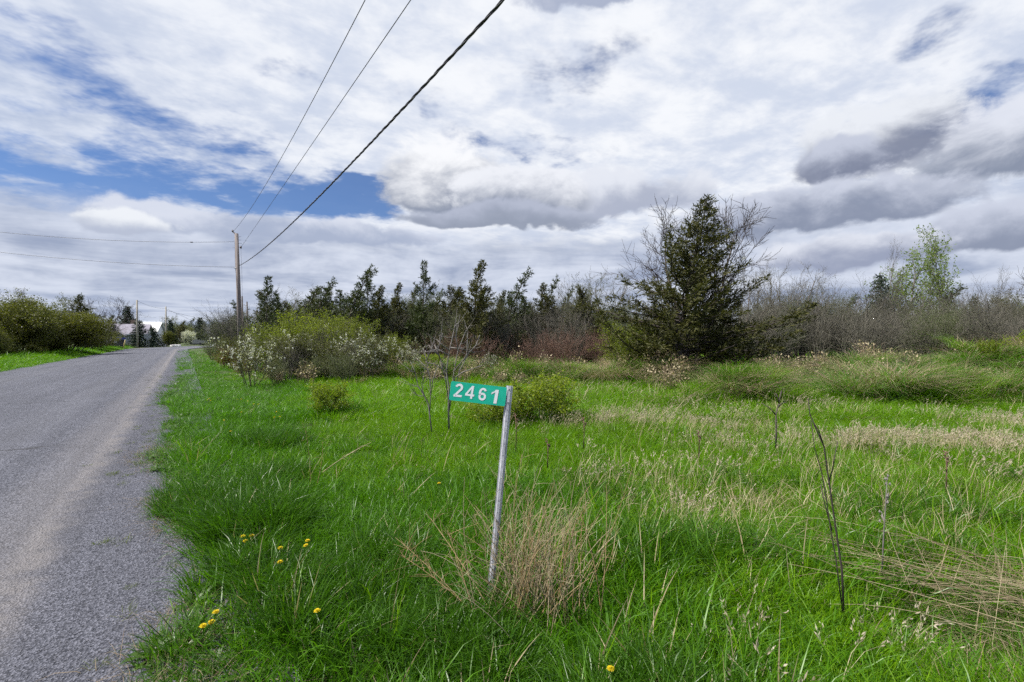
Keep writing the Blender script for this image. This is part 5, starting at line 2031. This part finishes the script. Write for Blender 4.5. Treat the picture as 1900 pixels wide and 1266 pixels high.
def dead_stem(label, px, py, segs, r, mat='twig_dark', cat='dead plant', name='dead_weed', Y=None, seedheads=0, group=None, twigs=0):
    """segs: list of pixel polylines drawn at the stem's own depth, given small depth offsets"""
    b = G(px, py) if Y is None else W(px, py, Y)
    Y = b.y
    b.z = tz(b.x, b.y)
    e = empty(name, b)
    tag(e, label, cat, group)
    for j, pl in enumerate(segs):
        mb = MB()
        n = len(pl)
        pts = []
        for i, (x, y) in enumerate(pl):
            p = W(x, y, Y + (0 if j == 0 else .03 * ((j * 37) % 5 - 2) * i / max(n - 1, 1)))
            pts.append(np.array(p - b))
        rad = np.linspace(r * (1 if j == 0 else .62), r * .35, n)
        mb.tube(pts, rad, 6, 0)
        gq = np.random.default_rng(j * 13 + int(px))
        for q in range(max(2, twigs // len(segs)) if (twigs or j == 0) and not seedheads else 0):
            tt = gq.uniform(.25, .98) * (n - 1)
            i = min(int(tt), n - 2)
            c = pts[i] + (pts[i + 1] - pts[i]) * (tt - i)
            d_ = pts[i + 1] - pts[i]; d_ = d_ / (np.linalg.norm(d_) + 1e-9)
            d_ = d_ + gq.normal(0, .6, 3)
            l = gq.uniform(4, 14) * r
            mb.tube([c, c + d_ * l * .5, c + (d_ + np.array((0, 0, .25))) * l], [r * .28, r * .22, r * .14], 4, 0, cap=False)
        for q in range(seedheads):
            i = n - 1
            c = pts[i] + np.random.default_rng(q * 7 + j).normal(0, 1, 3) * np.array((.012, .012, .025)) - np.array((0, 0, .03))
            mb.add([c + np.array(v) * .010 for v in ((1, 0, 0), (0, 1, 0), (-1, 0, 0), (0, -1, 0), (0, 0, 1.6), (0, 0, -1.6))],
                   [(0, 1, 4), (1, 2, 4), (2, 3, 4), (3, 0, 4), (1, 0, 5), (2, 1, 5), (3, 2, 5), (0, 3, 5)])
        obj('stem' if j == 0 else 'side_stem', mb.mesh('stem', M[mat]), e)
    return e


dead_stem('tall dark twin-stemmed dead weed in the lower right grass', 1568, 1140,
          [[(1568, 1150), (1564, 1060), (1552, 980), (1540, 900), (1530, 830), (1512, 790), (1503, 768), (1500, 740)],
           [(1566, 1140), (1553, 1040), (1543, 985), (1535, 930), (1526, 880), (1512, 830), (1505, 780)],
           [(1538, 900), (1546, 870), (1550, 845), (1555, 820)], [(1530, 830), (1520, 800), (1508, 781)], [(1545, 985), (1530, 930), (1524, 900)]], .0062)
dead_stem('short dark forked sapling in the middle of the field', 1440, 828,
          [[(1440, 832), (1441, 800), (1440, 770), (1445, 752), (1450, 725)], [(1440, 770), (1428, 757), (1413, 748)], [(1443, 757), (1452, 748), (1458, 747)], [(1446, 750), (1444, 738), (1440, 730)]], .016, 'bark')
dead_stem('pale thin dead stalk right of the twin-stemmed weed', 1638, 1070, [[(1638, 1075), (1641, 1000), (1645, 930), (1648, 880)], [(1645, 940), (1650, 915)], [(1643, 970), (1637, 950)]], .0055, 'bark_grey', seedheads=5)
for (px, py, top, lab) in [(957, 838, 768, 'brown dead seed stalk beside the green bush'), (1083, 833, 775, 'brown dead seed stalk right of the green bush'), (1016, 868, 815, 'shortest brown dead seed stalk before the green bush'),
                           (1757, 915, 838, 'thin brown dead stalk among the pale seed heads'), (1297, 850, 800, 'thin dead stalk left of the forked sapling')]:
    dead_stem(lab, px, py, [[(px, py), (px + 1, (py + top) / 2), (px - 1, top)], [(px, (py + top) / 2), (px + 4, top + 8)]], .009, 'twig_red', seedheads=7)

# bare saplings behind the sign
dead_stem('bare grey sapling with fanned twigs standing behind the sign', 833, 796,
          [[(833, 798), (832, 760), (833, 720), (828, 690), (834, 650), (843, 610)], [(833, 765), (838, 730), (842, 690), (850, 650), (862, 620)], [(832, 740), (826, 700), (815, 660), (806, 640)],
           [(833, 755), (846, 715), (852, 690), (872, 650)], [(830, 690), (818, 672), (812, 650), (822, 618)], [(842, 690), (866, 660), (868, 615)], [(834, 660), (812, 648), (800, 650)], [(836, 645), (858, 648), (880, 655)],
           [(834, 650), (820, 640), (810, 630)], [(850, 650), (846, 625), (848, 600)], [(834, 730), (845, 700), (860, 690), (890, 680)], [(815, 660), (803, 650), (795, 640)], [(843, 610), (846, 598)], [(862, 620), (872, 604)],
           [(866, 660), (884, 640), (890, 622)], [(828, 690), (806, 676), (790, 672)]], .021, 'bark_grey', 'sapling', 'bare_sapling', twigs=60)
dead_stem('crooked bare sapling left of the sign', 800, 800,
          [[(801, 802), (797, 770), (795, 750), (787, 735), (775, 715), (770, 690), (762, 672)], [(797, 770), (799, 735), (797, 700), (792, 670), (785, 645)], [(795, 750), (783, 725), (786, 700)], [(799, 735), (803, 705), (812, 680)],
           [(797, 700), (790, 680), (772, 664)], [(770, 690), (764, 690), (752, 680)], [(787, 735), (776, 735), (768, 728)], [(792, 670), (796, 655), (806, 648)]], .015, 'bark_grey', 'sapling', 'bare_sapling', twigs=60)
place('small_green', 608, 10.6, 702, 'small fresh green bush in the verge with shaded foot', 'bush', width=1.05, rz=.4)
place('small_green', 1003, 9.9, 690, 'fresh green rounded bush just right of the sign', 'bush', width=1.35, rz=1.7)
place('small_green', 925, 9.6, 722, 'low fresh green bush half hidden behind the sign plate', 'bush', width=1.5, rz=2.7)
place('thicket_olive', 1695, 15.2, 645, 'green-stemmed twiggy shrub on the mounds at the right', 'bush', width=1.2, rz=2.7)
place('small_green', 1832, 17.0, 628, 'yellow-green plant on top of the highest grass mound', 'bush', width=.7, rz=.2)
place('small_green', 1898, 19.0, 612, 'yellow-green shrub at the right edge above the mounds', 'bush', width=.7, rz=1.2)
place('small_green', 800, 20.5, 655, 'low green plant clump on the mound behind the sapling', 'bush', width=1.6, rz=1.2)


# ------------------------------------------------------------------ dandelions
def make_dandelion():
    e = bpy.data.objects.new('dandelion', None)
    mb = MB(); mb.tube([(0, 0, 0), (.004, 0, .5), (.006, .002, 1.0)], [.0028, .0024, .0022], 5)
    st = bpy.data.objects.new('stem', mb.mesh('stem', M['weed'])); st.parent = e
    mb = MB()
    g = np.random.default_rng(5)
    for ring, (n, r, z, up) in enumerate(((22, .0185, .0, .15), (18, .0155, .003, .5), (14, .011, .005, .9), (9, .006, .006, 1.6))):
        for i in range(n):
            a = 2 * PI * i / n + ring * .2 + g.uniform(-.08, .08)
            d = np.array((math.cos(a), math.sin(a), 0))
            s = np.array((-math.sin(a), math.cos(a), 0)) * .0018
            c = np.array((.006, .002, 1.0 + z))
            q = d * r * g.uniform(.9, 1.1)
            tip = c + q + np.array((0, 0, r * up * .5))
            mb.add([c - s * .4, c + s * .4, tip + s, tip - s], [(0, 1, 2, 3)])
    fl = bpy.data.objects.new('flower_head', mb.mesh('flower_head', M['dandelion'])); fl.parent = e
    return e


DP = make_dandelion()
DG = 'dandelions in the verge grass'
for (px, py, gp, lab) in [(449, 1000, 1035, 'dandelion at upper left of the close trio in the verge'), (462, 1001, 1036, 'dandelion on the right of the close trio in the verge'), (451, 1009, 1040, 'dandelion lowest of the close trio in the verge'),
                          (514, 1022, 1062, 'lone dandelion between the trio and the pair'), (519, 1047, 1085, 'lone dandelion below the gap between trio and pair'), (566, 1010, 1055, 'dandelion on the left of the upper pair'),
                          (575, 1016, 1062, 'dandelion on the right of the upper pair'), (395, 1146, 1190, 'largest dandelion of the lower three by the gravel'), (392, 1159, 1198, 'middle dandelion of the lower three by the gravel'),
                          (369, 1169, 1206, 'dandelion of the lower three closest to the gravel'), (592, 1140, 1195, 'lone dandelion in the dark grass tuft'), (1139, 1252, 1310, 'lone dandelion at the bottom edge below the tan clump'),
                          (815, 901, 940, 'lone dandelion far back left of the sign post')]:
    b = G(px, gp); b.z = tz(b.x, b.y)
    top = W(px, py, b.y) + Vector((0, -.03, .015))
    o = bpy.data.objects.new('dandelion', None)
    COL.objects.link(o)
    for ch in DP.children:
        c = bpy.data.objects.new(ch.name.split('.')[0], ch.data); COL.objects.link(c); c.parent = o
        if c.name.startswith('stem'):
            c.scale = (1, 1, top.z - b.z)
        else:
            c.location = (0, 0, top.z - b.z - 1.0 + .0)
    o.location = b
    o.rotation_euler = (random.uniform(.0, .12), random.uniform(-.08, .08), random.uniform(-3, 3))
    tag(o, lab, 'dandelion', DG)
for i in range(14):
    px, py = random.choice(((437, 757), (412, 775), (425, 783), (470, 790), (395, 742), (380, 735), (480, 748), (515, 765), (440, 785), (365, 760), (450, 735), (405, 728), (498, 800), (430, 800)))
    px += random.uniform(-12, 12); py += random.uniform(-6, 6)
    b = G(px, py + 14); b.z = tz(b.x, b.y)
    h = .20
    o = bpy.data.objects.new('dandelion', None)
    COL.objects.link(o)
    for ch in DP.children:
        c = bpy.data.objects.new(ch.name.split('.')[0], ch.data); COL.objects.link(c); c.parent = o
        if c.name.startswith('stem'):
            c.scale = (1, 1, h)
        else:
            c.location = (0, 0, h - 1.0)
    o.location = b
    tag(o, 'tiny distant dandelion in the verge grass along the road', 'dandelion', 'distant dandelions along the road')
